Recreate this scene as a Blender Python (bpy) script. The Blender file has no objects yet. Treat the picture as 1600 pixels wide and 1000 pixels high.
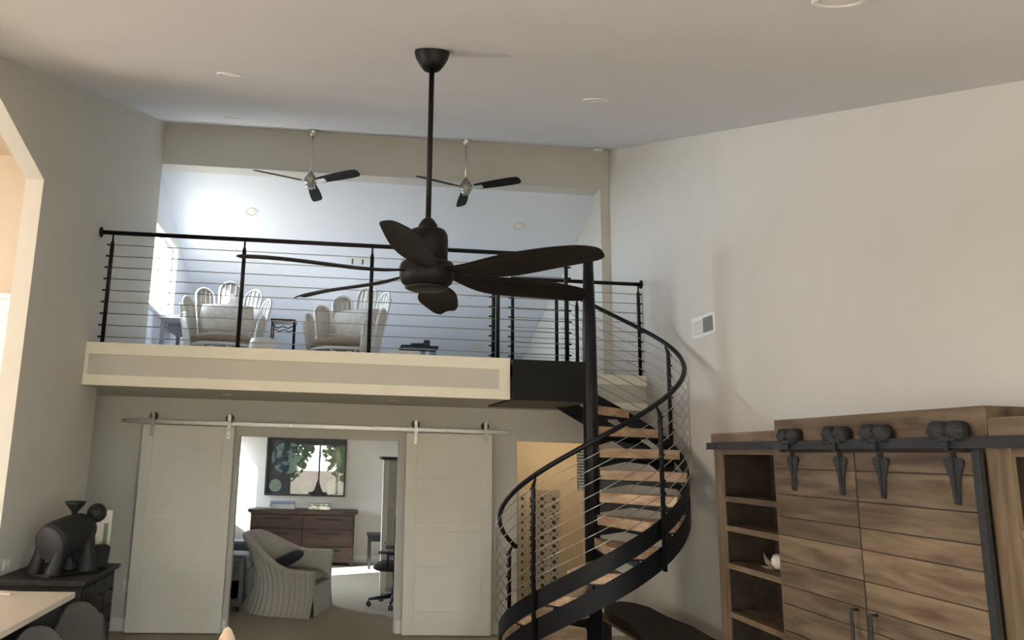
import bpy, math, random
from mathutils import Vector, Matrix
random.seed(7)
SC = bpy.context.scene
COL = SC.collection
PI = math.pi
def rad(a): return a * PI / 180

# ------------------------------------------------------------------ camera
F, YAW, PIT, ROL, PX, PY, EYE = 1206.2, .0852944, .1942307, .0289033, 636.6, 471.5, 1.85
cd = bpy.data.cameras.new('camera'); cam = bpy.data.objects.new('camera', cd); COL.objects.link(cam)
fwd = Vector((math.sin(YAW) * math.cos(PIT), math.cos(YAW) * math.cos(PIT), math.sin(PIT)))
r0 = Vector((math.cos(YAW), -math.sin(YAW), 0)); u0 = r0.cross(fwd)
rgt = r0 * math.cos(ROL) + u0 * math.sin(ROL); upv = u0 * math.cos(ROL) - r0 * math.sin(ROL)
m = Matrix((rgt, upv, -fwd)).transposed().to_4x4(); m.translation = Vector((0, 0, EYE))
cam.matrix_world = m
cd.sensor_fit = 'HORIZONTAL'; cd.sensor_width = 36; cd.lens = F / 1600 * 36
cd.shift_x = (800 - PX) / 1600; cd.shift_y = (PY - 500) / 1600
cd.clip_start = .05; cd.clip_end = 300
SC.camera = cam

# ------------------------------------------------------------------ light
SC.view_settings.view_transform = 'Standard'; SC.view_settings.look = 'None'
SC.view_settings.gamma = 1; SC.view_settings.use_curve_mapping = False
SC.view_settings.exposure = 0.32
SC.cycles.max_bounces = 10; SC.cycles.diffuse_bounces = 5; SC.cycles.transparent_max_bounces = 16
SC.cycles.sample_clamp_indirect = 6
SKY = 36.0
w = bpy.data.worlds.new('sky'); SC.world = w; w.use_nodes = True
bg = w.node_tree.nodes['Background']; bg.inputs[0].default_value = (.72, .85, 1.0, 1); bg.inputs[1].default_value = SKY

def lamp(name, kind, loc, energy, color=(1, 1, 1), size=None, target=None, portal=False):
    d = bpy.data.lights.new(name, kind); o = bpy.data.objects.new(name, d); COL.objects.link(o)
    o.location = loc; d.energy = energy; d.color = color
    if kind == 'AREA':
        d.shape = 'RECTANGLE'; d.size, d.size_y = size
        d.cycles.is_portal = portal
    elif kind == 'POINT': d.shadow_soft_size = size or .1
    if target is not None:
        o.rotation_euler = (Vector(target) - Vector(loc)).to_track_quat('-Z', 'Y').to_euler()
    return o
sun = lamp('sun', 'SUN', (-10, 10, 20), 26, (1, .97, .93), target=(-10 + .75, 10 + .40, 20 - .53)); sun.data.angle = rad(1)
# window portals: the daylight comes from the sky through the glazing of the place
lamp('portal_garden_window', 'AREA', (.5, -1.26, 1.18), 1, size=(4.4, 2.0), target=(.5, 5, 1.18), portal=True)
lamp('portal_loft_window', 'AREA', (-2.5, 9.98, 4.0), 1, size=(1.44, 1.1), target=(3, 9.98, 4.0), portal=True)
lamp('portal_study_window', 'AREA', (-2.05, 11.7, 1.42), 1, size=(.8, 1.35), target=(3, 11.7, 1.42), portal=True)
lamp('portal_narrow_window', 'AREA', (-2.05, 13.55, 1.42), 1, size=(.26, 1.35), target=(3, 13.55, 1.42), portal=True)
# added fill light in the neighbouring kitchen, then its pendant and the hallway lamp
lamp('kitchen_fill', 'AREA', (-7.9, 3.0, 1.9), 255, (1, .965, .94), size=(4.2, 2.4), target=(0, 3.0, 1.9))  # added area light, no window behind it; evens the light through the arch
lamp('kitchen_pendant', 'POINT', (-3.9, 4.0, 2.9), 46, (1, .74, .50), size=.15)
lamp('hallway_lamp', 'POINT', (2.9, 9.3, 2.2), 19, (1, .78, .50), size=.08)

# ------------------------------------------------------------------ materials
MATS = {}
def nodes(name):
    mt = bpy.data.materials.new(name); mt.use_nodes = True
    nt = mt.node_tree; b = nt.nodes['Principled BSDF']
    return mt, nt, b
def mat(name, col, rough=.6, metal=0, var=.0, scale=8, bump=0, bscale=60, spec=.5, stretch=None, col2=None, thr=None, detail=4):
    """plain colour with noise variation and fine relief"""
    if name in MATS: return MATS[name]
    mt, nt, b = nodes(name); N, Lk = nt.nodes, nt.links
    b.inputs['Roughness'].default_value = rough; b.inputs['Metallic'].default_value = metal
    b.inputs['Specular IOR Level'].default_value = spec
    c = (*col, 1)
    tc = N.new('ShaderNodeTexCoord'); mp = N.new('ShaderNodeMapping'); Lk.new(tc.outputs['Object'], mp.inputs[0])
    if stretch: mp.inputs['Scale'].default_value = stretch
    if var or col2:
        no = N.new('ShaderNodeTexNoise'); no.inputs['Scale'].default_value = scale; no.inputs['Detail'].default_value = detail
        Lk.new(mp.outputs[0], no.inputs['Vector'])
        rp = N.new('ShaderNodeValToRGB')
        a, bb = thr or (.3, .7)
        rp.color_ramp.elements[0].position = a; rp.color_ramp.elements[1].position = bb
        if col2: c1, c2 = c, (*col2, 1)
        else: c1, c2 = tuple(x * (1 - var) for x in col) + (1,), tuple(min(1, x * (1 + var)) for x in col) + (1,)
        rp.color_ramp.elements[0].color = c1; rp.color_ramp.elements[1].color = c2
        Lk.new(no.outputs['Fac'], rp.inputs[0]); Lk.new(rp.outputs[0], b.inputs['Base Color'])
    else: b.inputs['Base Color'].default_value = c
    if bump:
        n2 = N.new('ShaderNodeTexNoise'); n2.inputs['Scale'].default_value = bscale; Lk.new(mp.outputs[0], n2.inputs['Vector'])
        bp = N.new('ShaderNodeBump'); bp.inputs['Strength'].default_value = bump; bp.inputs['Distance'].default_value = .01
        Lk.new(n2.outputs['Fac'], bp.inputs['Height']); Lk.new(bp.outputs[0], b.inputs['Normal'])
    MATS[name] = mt
    return mt
def wood(name, dark, light, axis=1, rough=.6, grain=14, vary=.25, spec=.3):
    """planed timber: grain drawn out along one axis, each piece with its own tone"""
    mt, nt, b = nodes(name); N, Lk = nt.nodes, nt.links
    tc = N.new('ShaderNodeTexCoord'); mp = N.new('ShaderNodeMapping'); Lk.new(tc.outputs['Object'], mp.inputs[0])
    s = [grain] * 3; s[axis] = 1.3; mp.inputs['Scale'].default_value = s
    oi = N.new('ShaderNodeObjectInfo'); ml = N.new('ShaderNodeMath'); ml.operation = 'MULTIPLY'; ml.inputs[1].default_value = 37
    Lk.new(oi.outputs['Random'], ml.inputs[0]); Lk.new(ml.outputs[0], mp.inputs['Location'])
    no = N.new('ShaderNodeTexNoise'); no.inputs['Scale'].default_value = 1.6; no.inputs['Detail'].default_value = 7; no.inputs['Distortion'].default_value = .6
    Lk.new(mp.outputs[0], no.inputs['Vector'])
    rp = N.new('ShaderNodeValToRGB'); rp.color_ramp.elements[0].position = .32; rp.color_ramp.elements[1].position = .68
    rp.color_ramp.elements[0].color = (*dark, 1); rp.color_ramp.elements[1].color = (*light, 1)
    Lk.new(no.outputs['Fac'], rp.inputs[0])
    hs = N.new('ShaderNodeHueSaturation'); mr = N.new('ShaderNodeMapRange')
    mr.inputs['To Min'].default_value = 1 - vary; mr.inputs['To Max'].default_value = 1 + vary
    Lk.new(oi.outputs['Random'], mr.inputs['Value']); Lk.new(mr.outputs[0], hs.inputs['Value']); Lk.new(rp.outputs[0], hs.inputs['Color'])
    Lk.new(hs.outputs[0], b.inputs['Base Color']); b.inputs['Roughness'].default_value = rough; b.inputs['Specular IOR Level'].default_value = spec
    bp = N.new('ShaderNodeBump'); bp.inputs['Strength'].default_value = .25; bp.inputs['Distance'].default_value = .004
    Lk.new(no.outputs['Fac'], bp.inputs['Height']); Lk.new(bp.outputs[0], b.inputs['Normal'])
    MATS[name] = mt
    return mt
def glass(name, tint=(1, 1, 1), ior=1.5, rough=0.0):
    mt = bpy.data.materials.new(name); mt.use_nodes = True; nt = mt.node_tree; N, Lk = nt.nodes, nt.links
    N.remove(N['Principled BSDF'])
    tr = N.new('ShaderNodeBsdfTransparent'); tr.inputs[0].default_value = (*tint, 1)
    gl = N.new('ShaderNodeBsdfGlossy'); gl.inputs['Roughness'].default_value = rough
    fr = N.new('ShaderNodeFresnel'); fr.inputs[0].default_value = ior
    ge = N.new('ShaderNodeNewGeometry'); iv = N.new('ShaderNodeMath'); iv.operation = 'SUBTRACT'; iv.inputs[0].default_value = 1; Lk.new(ge.outputs['Backfacing'], iv.inputs[1])
    mu = N.new('ShaderNodeMath'); mu.operation = 'MULTIPLY'; Lk.new(fr.outputs[0], mu.inputs[0]); Lk.new(iv.outputs[0], mu.inputs[1])
    mx = N.new('ShaderNodeMixShader'); Lk.new(mu.outputs[0], mx.inputs[0]); Lk.new(tr.outputs[0], mx.inputs[1]); Lk.new(gl.outputs[0], mx.inputs[2])
    Lk.new(mx.outputs[0], N['Material Output'].inputs[0]); MATS[name] = mt
    return mt

M_wall = mat('wall_paint_greige', (.61, .59, .54), .85, var=.015, scale=3, bump=.04, bscale=180, spec=.2)
M_ceil = mat('ceiling_paint', (.755, .75, .77), .9, var=.015, scale=2, bump=.04, bscale=180, spec=.2)
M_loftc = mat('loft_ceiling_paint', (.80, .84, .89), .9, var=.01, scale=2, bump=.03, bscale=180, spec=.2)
M_room = mat('study_paint', (.64, .62, .58), .85, var=.015, scale=3, bump=.04, bscale=180, spec=.2)
M_kit = mat('kitchen_paint', (.55, .45, .34), .8, var=.01, bump=.03, bscale=150, spec=.2)
M_trim = mat('trim_paint_cream', (.92, .885, .77), .5, var=.015, scale=5)
M_white = mat('white_paint', (.78, .78, .74), .45, var=.015, scale=4)
M_door = mat('barn_door_paint', (.77, .74, .67), .5, var=.02, scale=4)
M_carpet = mat('beige_carpet', (.46, .41, .33), .95, var=.12, scale=90, bump=.6, bscale=260, spec=.1)
M_black = mat('black_powder_coat', (.007, .007, .008), .42, var=.1, scale=30, bump=.03, bscale=300, spec=.22)
M_stringer = mat('black_steel_plate', (.006, .0062, .0072), .5, var=.12, scale=20, spec=.18)
M_cable = mat('stainless_cable', (.42, .40, .37), .35, .9)
M_steel = mat('brushed_steel', (.36, .345, .32), .38, 1, var=.15, scale=40)
M_nickel = mat('satin_nickel', (.60, .58, .54), .28, 1)
M_fan = mat('matte_black_fan', (.006, .0057, .0057), .5, var=.1, scale=20, spec=.2)
M_blade = wood('dark_wood_blade', (.006, .005, .0045), (.016, .013, .011), 0, .55, 30, .05, .12)
M_iron = mat('cast_iron', (.026, .025, .026), .6, .1, spec=.3, var=.2, scale=40, bump=.3, bscale=70)
M_tread = wood('oak_tread', (.30, .185, .105), (.52, .36, .23), 0, .45, 12, .2)
M_cab = wood('weathered_oak', (.080, .050, .029), (.200, .140, .086), 1, .65, 11, .28)
M_cabz = wood('weathered_oak_upright', (.100, .065, .037), (.205, .145, .088), 2, .65, 11, .1)
M_cabin = wood('oak_shaded_inside', (.024, .016, .010), (.050, .034, .022), 1, .7, 9, .1)  # darker copy of the oak; shade inside the bookcase put into the colour
M_dress = wood('walnut_dresser', (.034, .021, .016), (.068, .043, .032), 0, .5, 9, .1)
M_bench = wood('dark_slab', (.012, .008, .006), (.030, .019, .013), 1, .6, 8, .05, .15)
M_console = wood('black_brown_console', (.010, .0095, .009), (.024, .022, .019), 1, .5, 14, .1, .2)
M_sculpt = mat('dark_bronze', (.013, .0135, .0145), .55, 0, spec=.25, var=.25, scale=7, bump=.15, bscale=25)
M_stone = mat('pale_counter_stone', (.66, .60, .52), .35, var=.05, scale=30)
M_dark = mat('dark_base_panel', (.012, .012, .014), .6)
M_shell = mat('grey_moulded_plastic', (.085, .077, .074), .5, var=.05)
M_wicker = mat('grey_wicker', (.46, .43, .385), .8, var=.10, scale=50, bump=.4, bscale=120)
M_rattan = mat('white_rattan', (.80, .79, .76), .6, var=.06, scale=40, bump=.3, bscale=120)
M_rattan_in = mat('white_rattan_weave', (.66, .65, .62), .75, var=.12, scale=80, bump=.6, bscale=140)
M_tan = mat('tan_cushion', (.27, .215, .165), .9, var=.12, scale=40, bump=.4, bscale=160)
M_quilt = mat('ivory_quilt', (.50, .48, .44), .9, var=.12, scale=22, bump=.8, bscale=34)
M_navy = mat('charcoal_cushion', (.025, .027, .035), .9, var=.2, scale=40, bump=.4)
M_grey = mat('grey_upholstery', (.12, .12, .125), .9, var=.1, scale=50, bump=.3)
M_peach = mat('sand_upholstery', (.62, .47, .34), .9, var=.08, scale=30, bump=.3, bscale=120)
M_mesh = mat('black_office_plastic', (.015, .015, .017), .5)
M_distress = mat('distressed_white', (.70, .67, .58), .6, col2=(.10, .08, .06), scale=14, thr=(.66, .70), detail=8)
M_cream = mat('aged_cream_paint', (.50, .475, .40), .6, var=.06, scale=10)
M_glass = glass('window_glass'); M_warmglass = glass('warming_tint_glass', (1, .96, .90)); M_pglass = glass('picture_glass', ior=1.62)  # garden panes carry an added warm tint to colour the incoming daylight
M_tank = glass('clear_plastic', (.75, .85, .93), 1.6, .05)
M_art = mat('charcoal_print', (.045, .047, .050), .8, var=.2, scale=6)
M_leaf = mat('leaves', (.05, .11, .03), .7, col2=(.16, .24, .05), scale=3)
M_bark = mat('bark', (.09, .07, .055), .9, var=.3, scale=12)
M_lawn = mat('sandy_ground', (.42, .355, .28), .95, var=.3, scale=2)
M_lens = mat('frosted_lens', (.82, .80, .76), .4)
M_gap = mat('vent_dark', (.10, .10, .10), .8)

# ------------------------------------------------------------------ mesh helper
class MB:
    def __init__(s): s.v, s.f, s.sm = [], [], []
    def add(s, vs, fs, smooth=False):
        o = len(s.v); s.v += [tuple(v) for v in vs]
        for f in fs: s.f.append(tuple(i + o for i in f)); s.sm.append(smooth)
        return s
    def box(s, x0, y0, z0, x1, y1, z1):
        x0, x1 = sorted((x0, x1)); y0, y1 = sorted((y0, y1)); z0, z1 = sorted((z0, z1))
        return s.add([(x0, y0, z0), (x1, y0, z0), (x1, y1, z0), (x0, y1, z0), (x0, y0, z1), (x1, y0, z1), (x1, y1, z1), (x0, y1, z1)],
                     [(0, 3, 2, 1), (4, 5, 6, 7), (0, 1, 5, 4), (1, 2, 6, 5), (2, 3, 7, 6), (3, 0, 4, 7)])
    def prism(s, pts, d, axis='x', at=0.0, smooth=False):
        """2-D outline extruded along an axis from at to at+d"""
        def P(a, b, c): return {'x': (c, a, b), 'y': (a, c, b), 'z': (a, b, c)}[axis]
        n = len(pts)
        ar = sum(pts[i][0] * pts[(i + 1) % n][1] - pts[(i + 1) % n][0] * pts[i][1] for i in range(n))
        if (ar < 0) != (d < 0): pts = pts[::-1]
        flip = axis == 'y'
        vs = [P(a, b, at) for a, b in pts] + [P(a, b, at + d) for a, b in pts]
        lo, hi = tuple(range(n))[::-1], tuple(range(n, 2 * n))
        sd = [(i, (i + 1) % n, n + (i + 1) % n, n + i) for i in range(n)]
        if flip: lo, hi, sd = lo[::-1], hi[::-1], [f[::-1] for f in sd]
        s.add(vs, [lo, hi]); o = len(s.v) - 2 * n
        for f in sd: s.f.append(tuple(i + o for i in f)); s.sm.append(smooth)
        return s
    def tube(s, pts, r, n=8, closed=False, caps=True):
        pts = [Vector(p) for p in pts]; N = len(pts)
        rs = r if isinstance(r, (list, tuple)) else [r] * N
        t0 = None; vs = []
        for i, p in enumerate(pts):
            if closed: t = pts[(i + 1) % N] - pts[i - 1]
            else: t = pts[min(i + 1, N - 1)] - pts[max(i - 1, 0)]
            t.normalize()
            if t0 is None:
                a = Vector((0, 0, 1)) if abs(t.z) < .9 else Vector((1, 0, 0)); u = t.cross(a).normalized()
            else:
                u = (u - t * u.dot(t)).normalized()
            v = t.cross(u); t0 = t
            for k in range(n):
                a = 2 * PI * k / n; vs.append(p + (u * math.cos(a) + v * math.sin(a)) * rs[i])
        fs = []
        for i in range(N if closed else N - 1):
            j = (i + 1) % N
            for k in range(n):
                l = (k + 1) % n; fs.append((i * n + k, i * n + l, j * n + l, j * n + k))
        s.add(vs, fs, True)
        if caps and not closed:
            o = len(s.v) - N * n
            s.f.append(tuple(o + k for k in range(n))[::-1]); s.sm.append(False)
            s.f.append(tuple(o + (N - 1) * n + k for k in range(n))); s.sm.append(False)
        return s
    def lathe(s, prof, c=(0, 0, 0), n=24, M=None, smooth=True):
        """profile of (radius, height) turned about z (or about the axis given by matrix M)"""
        vs = []; fs = []; c = Vector(c); N = len(prof)
        for (r, h) in prof:
            for k in range(n):
                a = 2 * PI * k / n; p = Vector((r * math.cos(a), r * math.sin(a), h))
                vs.append(c + (M @ p if M else p))
        up = prof[-1][1] >= prof[0][1]
        for i in range(N - 1):
            for k in range(n):
                l = (k + 1) % n; f = (i * n + k, i * n + l, (i + 1) * n + l, (i + 1) * n + k)
                fs.append(f)
        s.add(vs, fs, smooth); o = len(s.v) - N * n
        s.f.append(tuple(o + k for k in range(n))[::-1]); s.sm.append(False)
        s.f.append(tuple(o + (N - 1) * n + k for k in range(n))); s.sm.append(False)
        return s
    def grid(s, fn, nu, nv, smooth=True, cu=False, cv=False):
        vs = [fn(i / (nu if cu else nu - 1), j / (nv if cv else nv - 1)) for i in range(nu) for j in range(nv)]
        fs = []
        for i in range(nu if cu else nu - 1):
            for j in range(nv if cv else nv - 1):
                a, b = (i + 1) % nu, (j + 1) % nv
                fs.append((i * nv + j, a * nv + j, a * nv + b, i * nv + b))
        return s.add(vs, fs, smooth)
    def ball(s, c, r, n=16, m=10):
        rx, ry, rz = r if isinstance(r, (tuple, list)) else (r, r, r)
        c = Vector(c)
        return s.grid(lambda u, v: c + Vector((rx * math.cos(2 * PI * u) * math.sin(PI * v), ry * math.sin(2 * PI * u) * math.sin(PI * v), -rz * math.cos(PI * v))), n, m, cu=True)
    def xf(s, M):
        s.v = [tuple(M @ Vector(v)) for v in s.v]; return s
    def build(s, name, mt, parent=None, local=False, bevel=0, subsurf=0, solid=0):
        off = Vector((0, 0, 0))
        if parent is not None and not local:
            q = parent
            while q is not None: off += q.location; q = q.parent
        if parent is None:
            xs = [v[0] for v in s.v]; ys = [v[1] for v in s.v]; zs = [v[2] for v in s.v]
            off = Vector(((min(xs) + max(xs)) / 2, (min(ys) + max(ys)) / 2, min(zs)))
        me = bpy.data.meshes.new(name)
        me.from_pydata([(v[0] - off.x, v[1] - off.y, v[2] - off.z) for v in s.v], [], s.f)
        me.polygons.foreach_set('use_smooth', s.sm); me.update()
        me.materials.append(mt)
        o = bpy.data.objects.new(name, me); COL.objects.link(o)
        if parent is None: o.location = off
        else: o.parent = parent
        if solid:
            q = o.modifiers.new('solid', 'SOLIDIFY'); q.thickness = solid; q.offset = 0
        if bevel:
            q = o.modifiers.new('bevel', 'BEVEL'); q.width = bevel; q.segments = 2; q.limit_method = 'ANGLE'; q.angle_limit = rad(40); q.harden_normals = False
        if subsurf:
            q = o.modifiers.new('sub', 'SUBSURF'); q.levels = subsurf; q.render_levels = subsurf
        return o
def box(name, mt, parent, x0, y0, z0, x1, y1, z1, bevel=0, local=False):
    return MB().box(x0, y0, z0, x1, y1, z1).build(name, mt, parent, local, bevel)
def tag(o, label, cat, group=None, kind=None):
    o['label'] = label; o['category'] = cat
    if group: o['group'] = group
    if kind: o['kind'] = kind
    return o
def root(name, loc, label, cat, group=None, kind=None, rz=0):
    o = bpy.data.objects.new(name, None); COL.objects.link(o); o.location = loc; o.rotation_euler = (0, 0, rz)
    o.empty_display_size = .1
    return tag(o, label, cat, group, kind)
def struct(o, label, cat='wall'): return tag(o, label, cat, None, 'structure')
def share(o, name, loc, parent, rot=None):
    c = bpy.data.objects.new(name, o.data); COL.objects.link(c); c.parent = parent; c.location = loc
    for md in o.modifiers:
        q = c.modifiers.new(md.name, md.type)
        for a in ('width', 'segments', 'limit_method', 'angle_limit', 'thickness', 'offset', 'levels', 'render_levels'):
            if hasattr(md, a): setattr(q, a, getattr(md, a))
    if rot: c.rotation_euler = rot
    return c
def copy_tree(o, parent=None):
    c = o.copy(); COL.objects.link(c); c.parent = parent
    for ch in o.children: copy_tree(ch, c)
    return c
def rot_to(d):
    """matrix that turns z into direction d"""
    return Vector(d).to_track_quat('Z', 'Y').to_matrix()

# ------------------------------------------------------------------ main measures
XL, XR = -2.25, 3.31
def zc(y): return 5.75 + .342 * (y - 9.1)          # main vaulted ceiling
def zl(y): return 5.3 - .39 * (y - 9.4)            # loft ceiling behind the ridge
YB, YS, YR, BW = 8.57, 7.05, 8.10, 13.8            # barn-door wall, loft edge, stepped-back loft edge, study end wall
ZS, ZF = 2.37, 2.735                               # loft soffit, loft floor
Y0 = -1.3

# ------------------------------------------------------------------ the setting
struct(box('floor', M_carpet, None, -8.1, Y0 - .1, -.15, XR + .15, 14.0, 0), 'beige carpeted floor running from the room through the barn door opening', 'floor')
struct(MB().prism([(Y0 - .1, zc(Y0 - .1)), (9.1, zc(9.1)), (9.1, zc(9.1) + .12), (Y0 - .1, zc(Y0 - .1) + .12)], XR - XL + .26, 'x', XL - .13).build('ceiling', M_ceil),
       'greige vaulted ceiling rising towards the loft', 'ceiling')
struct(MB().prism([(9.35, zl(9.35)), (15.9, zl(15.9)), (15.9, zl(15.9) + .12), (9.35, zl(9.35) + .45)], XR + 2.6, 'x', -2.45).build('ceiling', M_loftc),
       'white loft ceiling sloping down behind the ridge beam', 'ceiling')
arch = [(.8, 0), (.8, 2.6), (4.2, 3.82), (4.8, 4.03), (5.68, 3.77), (5.68, 0)]
struct(MB().prism([(Y0, 0)] + arch + [(7.48, 0), (7.48, ZF), (9.1, ZF), (9.1, zc(9.1)), (Y0, zc(Y0))], -.13, 'x', XL).build('wall_left', M_wall),
       'shaded greige left wall with the tall clipped archway', 'wall')
struct(MB().prism([(Y0, 0), (15.9, 0), (15.9, zl(15.9)), (9.35, zl(9.35) + .3), (9.1, zc(9.1)), (Y0, zc(Y0))], .13, 'x', XR).build('wall_right', M_wall),
       'tall greige right wall behind the spiral staircase', 'wall')
# barn-door wall below the loft
wb = MB(); t = .13
for x0, x1, z0, z1 in ((-3.6, -1.05, 0, ZS), (-1.05, .70, 2.0, ZS), (.70, 2.0, 0, ZS), (2.0, 2.78, 2.02, ZS), (2.78, XR, 0, ZS)): wb.box(x0, YB, z0, x1, YB + t, z1)
struct(wb.build('wall_back', M_wall), 'greige wall under the loft that carries the sliding barn doors', 'wall')
# ridge beam and pilaster
struct(MB().box(XL - .1, 9.1, 5.215, XR, 9.35, 6.0).build('wall_beam', M_wall), 'wide boxed ridge beam between the room and the loft', 'beam')
struct(MB().box(3.195, 9.1, ZF, XR, 9.35, 5.215).build('wall_pilaster', M_wall), 'narrow greige pilaster between loft opening and right wall', 'wall')
# loft floor slab with trimmed fascia
sl = root('loft_floor', (0, YS, ZS), 'loft floor edge with cream banding around a greige panel', 'floor', kind='structure')
MB().prism([(XL, YS), (1.56, YS), (1.56, YR), (XR, YR), (XR, 15.9), (-2.5, 15.9), (-2.5, YB + .15), (-3.72, YB + .15), (-3.72, 7.48), (XL, 7.48)], ZF - ZS, 'z', ZS).build('slab', M_wall, sl)
box('loft_bounce_sheet', mat('pale_bounce_sheet', (.70, .72, .75), .95, var=.08, scale=80, bump=.4, bscale=240), sl, XL + .01, YS + .12, ZF, 1.55, 15.8, ZF + .012)  # pale unseen sheet added to throw light up onto the loft ceiling
box('top_band', M_trim, sl, XL, YS - .022, ZF - .095, 1.575, YS, ZF + .012, .003)
box('bottom_band', M_trim, sl, XL, YS - .026, ZS - .006, 1.575, YS, ZS + .088, .003)
box('end_band', M_trim, sl, 1.475, YS - .022, ZS + .088, 1.575, YS, ZF - .095, .003)
box('left_band', M_trim, sl, XL, YS - .018, ZS + .088, XL + .03, YS, ZF - .095, .003)
box('rear_band', M_trim, sl, 2.31, YR - .022, ZF - .095, XR, YR, ZF + .012, .003)
box('rear_lower_band', M_trim, sl, 2.31, YR - .022, ZS, XR, YR, ZS + .08, .003)
# loft side wall with window
lw = MB()
LY0, LY1, LZ0, LZ1 = 9.28, 10.74, 3.52, 4.56
lw.prism([(9.1, ZF), (LY0, ZF), (LY0, zl(9.4) + .3), (9.1, zl(9.4) + .3)], -.12, 'x', -2.35)
lw.prism([(LY0, ZF), (LY1, ZF), (LY1, LZ0), (LY0, LZ0)], -.12, 'x', -2.35)
lw.prism([(LY0, LZ1), (LY1, LZ1), (LY1, zl(LY1)), (LY0, zl(LY0) + .05)], -.12, 'x', -2.35)
lw.prism([(LY1, ZF), (15.9, ZF), (15.9, zl(15.9)), (LY1, zl(LY1))], -.12, 'x', -2.35)
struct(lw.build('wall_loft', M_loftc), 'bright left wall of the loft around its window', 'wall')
struct(box('wall_loft_end', M_loftc, None, -2.5, 15.9, ZS, XR + .13, 16.0, 3.1), 'low end wall where the loft ceiling comes down', 'wall')
wn = root('window_1', (-2.35, (LY0 + LY1) / 2, LZ0), 'white framed loft window glowing beside the left fan chair', 'window', kind='structure')
for y0, y1, z0, z1 in ((LY0 - .09, LY0, LZ0 - .0, LZ1 + .09), (LY1, LY1 + .09, LZ0, LZ1 + .09), (LY0, LY1, LZ1, LZ1 + .09)):
    box('casing', M_white, wn, -2.35, y0, z0, -2.325, y1, z1, .003)
box('sill', M_white, wn, -2.47, LY0 - .12, LZ0 - .035, -2.29, LY1 + .12, LZ0, .004)
for y0, y1, z0, z1 in ((LY0, LY0 + .05, LZ0, LZ1), (LY1 - .05, LY1, LZ0, LZ1), (LY0 + .05, LY1 - .05, LZ0, LZ0 + .05), (LY0 + .05, LY1 - .05, LZ1 - .05, LZ1), ((LY0 + LY1) / 2 - .02, (LY0 + LY1) / 2 + .02, LZ0 + .05, LZ1 - .05)):
    box('sash', M_white, wn, -2.44, y0, z0, -2.40, y1, z1, .003)
box('pane', M_glass, wn, -2.425, LY0 + .05, LZ0 + .05, -2.419, LY1 - .05, LZ1 - .05)
# study behind the barn doors
sw = MB(); WZ0, WZ1 = .75, 2.1; SWIN = ((11.3, 12.1), (13.42, 13.68))
for y0, y1 in ((YB + t, 11.3), (12.1, 13.42), (13.68, BW)): sw.box(-2.02, y0, 0, -1.9, y1, ZS)
for y0, y1 in SWIN: sw.box(-2.02, y0, 0, -1.9, y1, WZ0).box(-2.02, y0, WZ1, -1.9, y1, ZS)
struct(sw.build('wall_study_left', M_room), 'study side wall with its own daylight windows', 'wall')
struct(box('wall_study_end', M_room, None, -2.02, BW, 0, 2.0, BW + .1, ZS), 'pale grey study wall carrying the framed disc print', 'wall')
struct(box('wall_study_right', M_room, None, 1.86, YB + t, 0, 1.95, BW, ZS), 'study wall on the side of the hallway', 'wall')
for (y0, y1), lb, nn in zip(SWIN, ('wide study window throwing the light patch on the carpet', 'narrow study window brightening the wall left of the print'), ('window_2', 'window_4')):
    w2 = root(nn, (-1.9, (y0 + y1) / 2, WZ0), lb, 'window', kind='structure')
    for a0, a1, z0, z1 in ((y0 - .05, y0, WZ0, WZ1), (y1, y1 + .05, WZ0, WZ1), (y0 - .05, y1 + .05, WZ1, WZ1 + .06)): box('casing', M_white, w2, -1.9, a0, z0, -1.88, a1, z1)
    box('sill', M_white, w2, -2.02, y0 - .06, WZ0 - .03, -1.86, y1 + .06, WZ0)
    for a0, a1, z0, z1 in ((y0, y0 + .03, WZ0, WZ1), (y1 - .03, y1, WZ0, WZ1), (y0 + .03, y1 - .03, WZ0, WZ0 + .04), (y0 + .03, y1 - .03, WZ1 - .04, WZ1)): box('sash', M_white, w2, -1.99, a0, z0, -1.95, a1, z1)
    box('pane', M_glass, w2, -1.972, y0 + .03, WZ0 + .04, -1.967, y1 - .03, WZ1 - .04)
struct(box('baseboard_study', M_white, None, -1.88, BW - .018, 0, 1.86, BW, .13, .003), 'white skirting board below the study end wall', 'baseboard')
# side passage under the loft at the far left
struct(box('wall_passage', M_wall, None, -3.72, 7.36, 0, -3.6, YB + t, ZS), 'end of the side passage left of the barn doors', 'wall')
struct(box('wall_passage_side', M_wall, None, -3.72, 7.36, 0, XL - .13, 7.48, ZF), 'return wall of the passage under the loft', 'wall')
# hallway niche behind the staircase
M_hall = mat('hallway_tan_paint', (.42, .36, .28), .85, var=.02, spec=.2)
hw = MB().box(1.95, 10.3, 0, 3.31, 10.4, ZS).box(1.95, YB + t, 0, 1.96, 10.3, ZS)
struct(hw.build('wall_hallway', M_hall), 'tan hallway wall seen through the opening beside the spiral stair', 'wall')
# baseboards and opening trim
bb = MB()
for x0, x1 in ((-3.6, -1.05), (.70, 2.0), (2.78, XR)): bb.box(x0, YB - .018, 0, x1, YB, .13)
struct(bb.build('baseboard_back', M_white, bevel=.003), 'white skirting board along the barn door wall', 'baseboard')
tr = root('trim_1', (-.17, YB, 0), 'greige lining of the wide barn door opening', 'trim', kind='structure')
box('jamb', M_wall, tr, -1.05, YB - .004, 0, -1.035, YB + t + .004, 2.0); box('jamb', M_wall, tr, .685, YB - .004, 0, .70, YB + t + .004, 2.0)
box('head', M_wall, tr, -1.035, YB - .004, 1.985, .685, YB + t + .004, 2.0)
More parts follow.
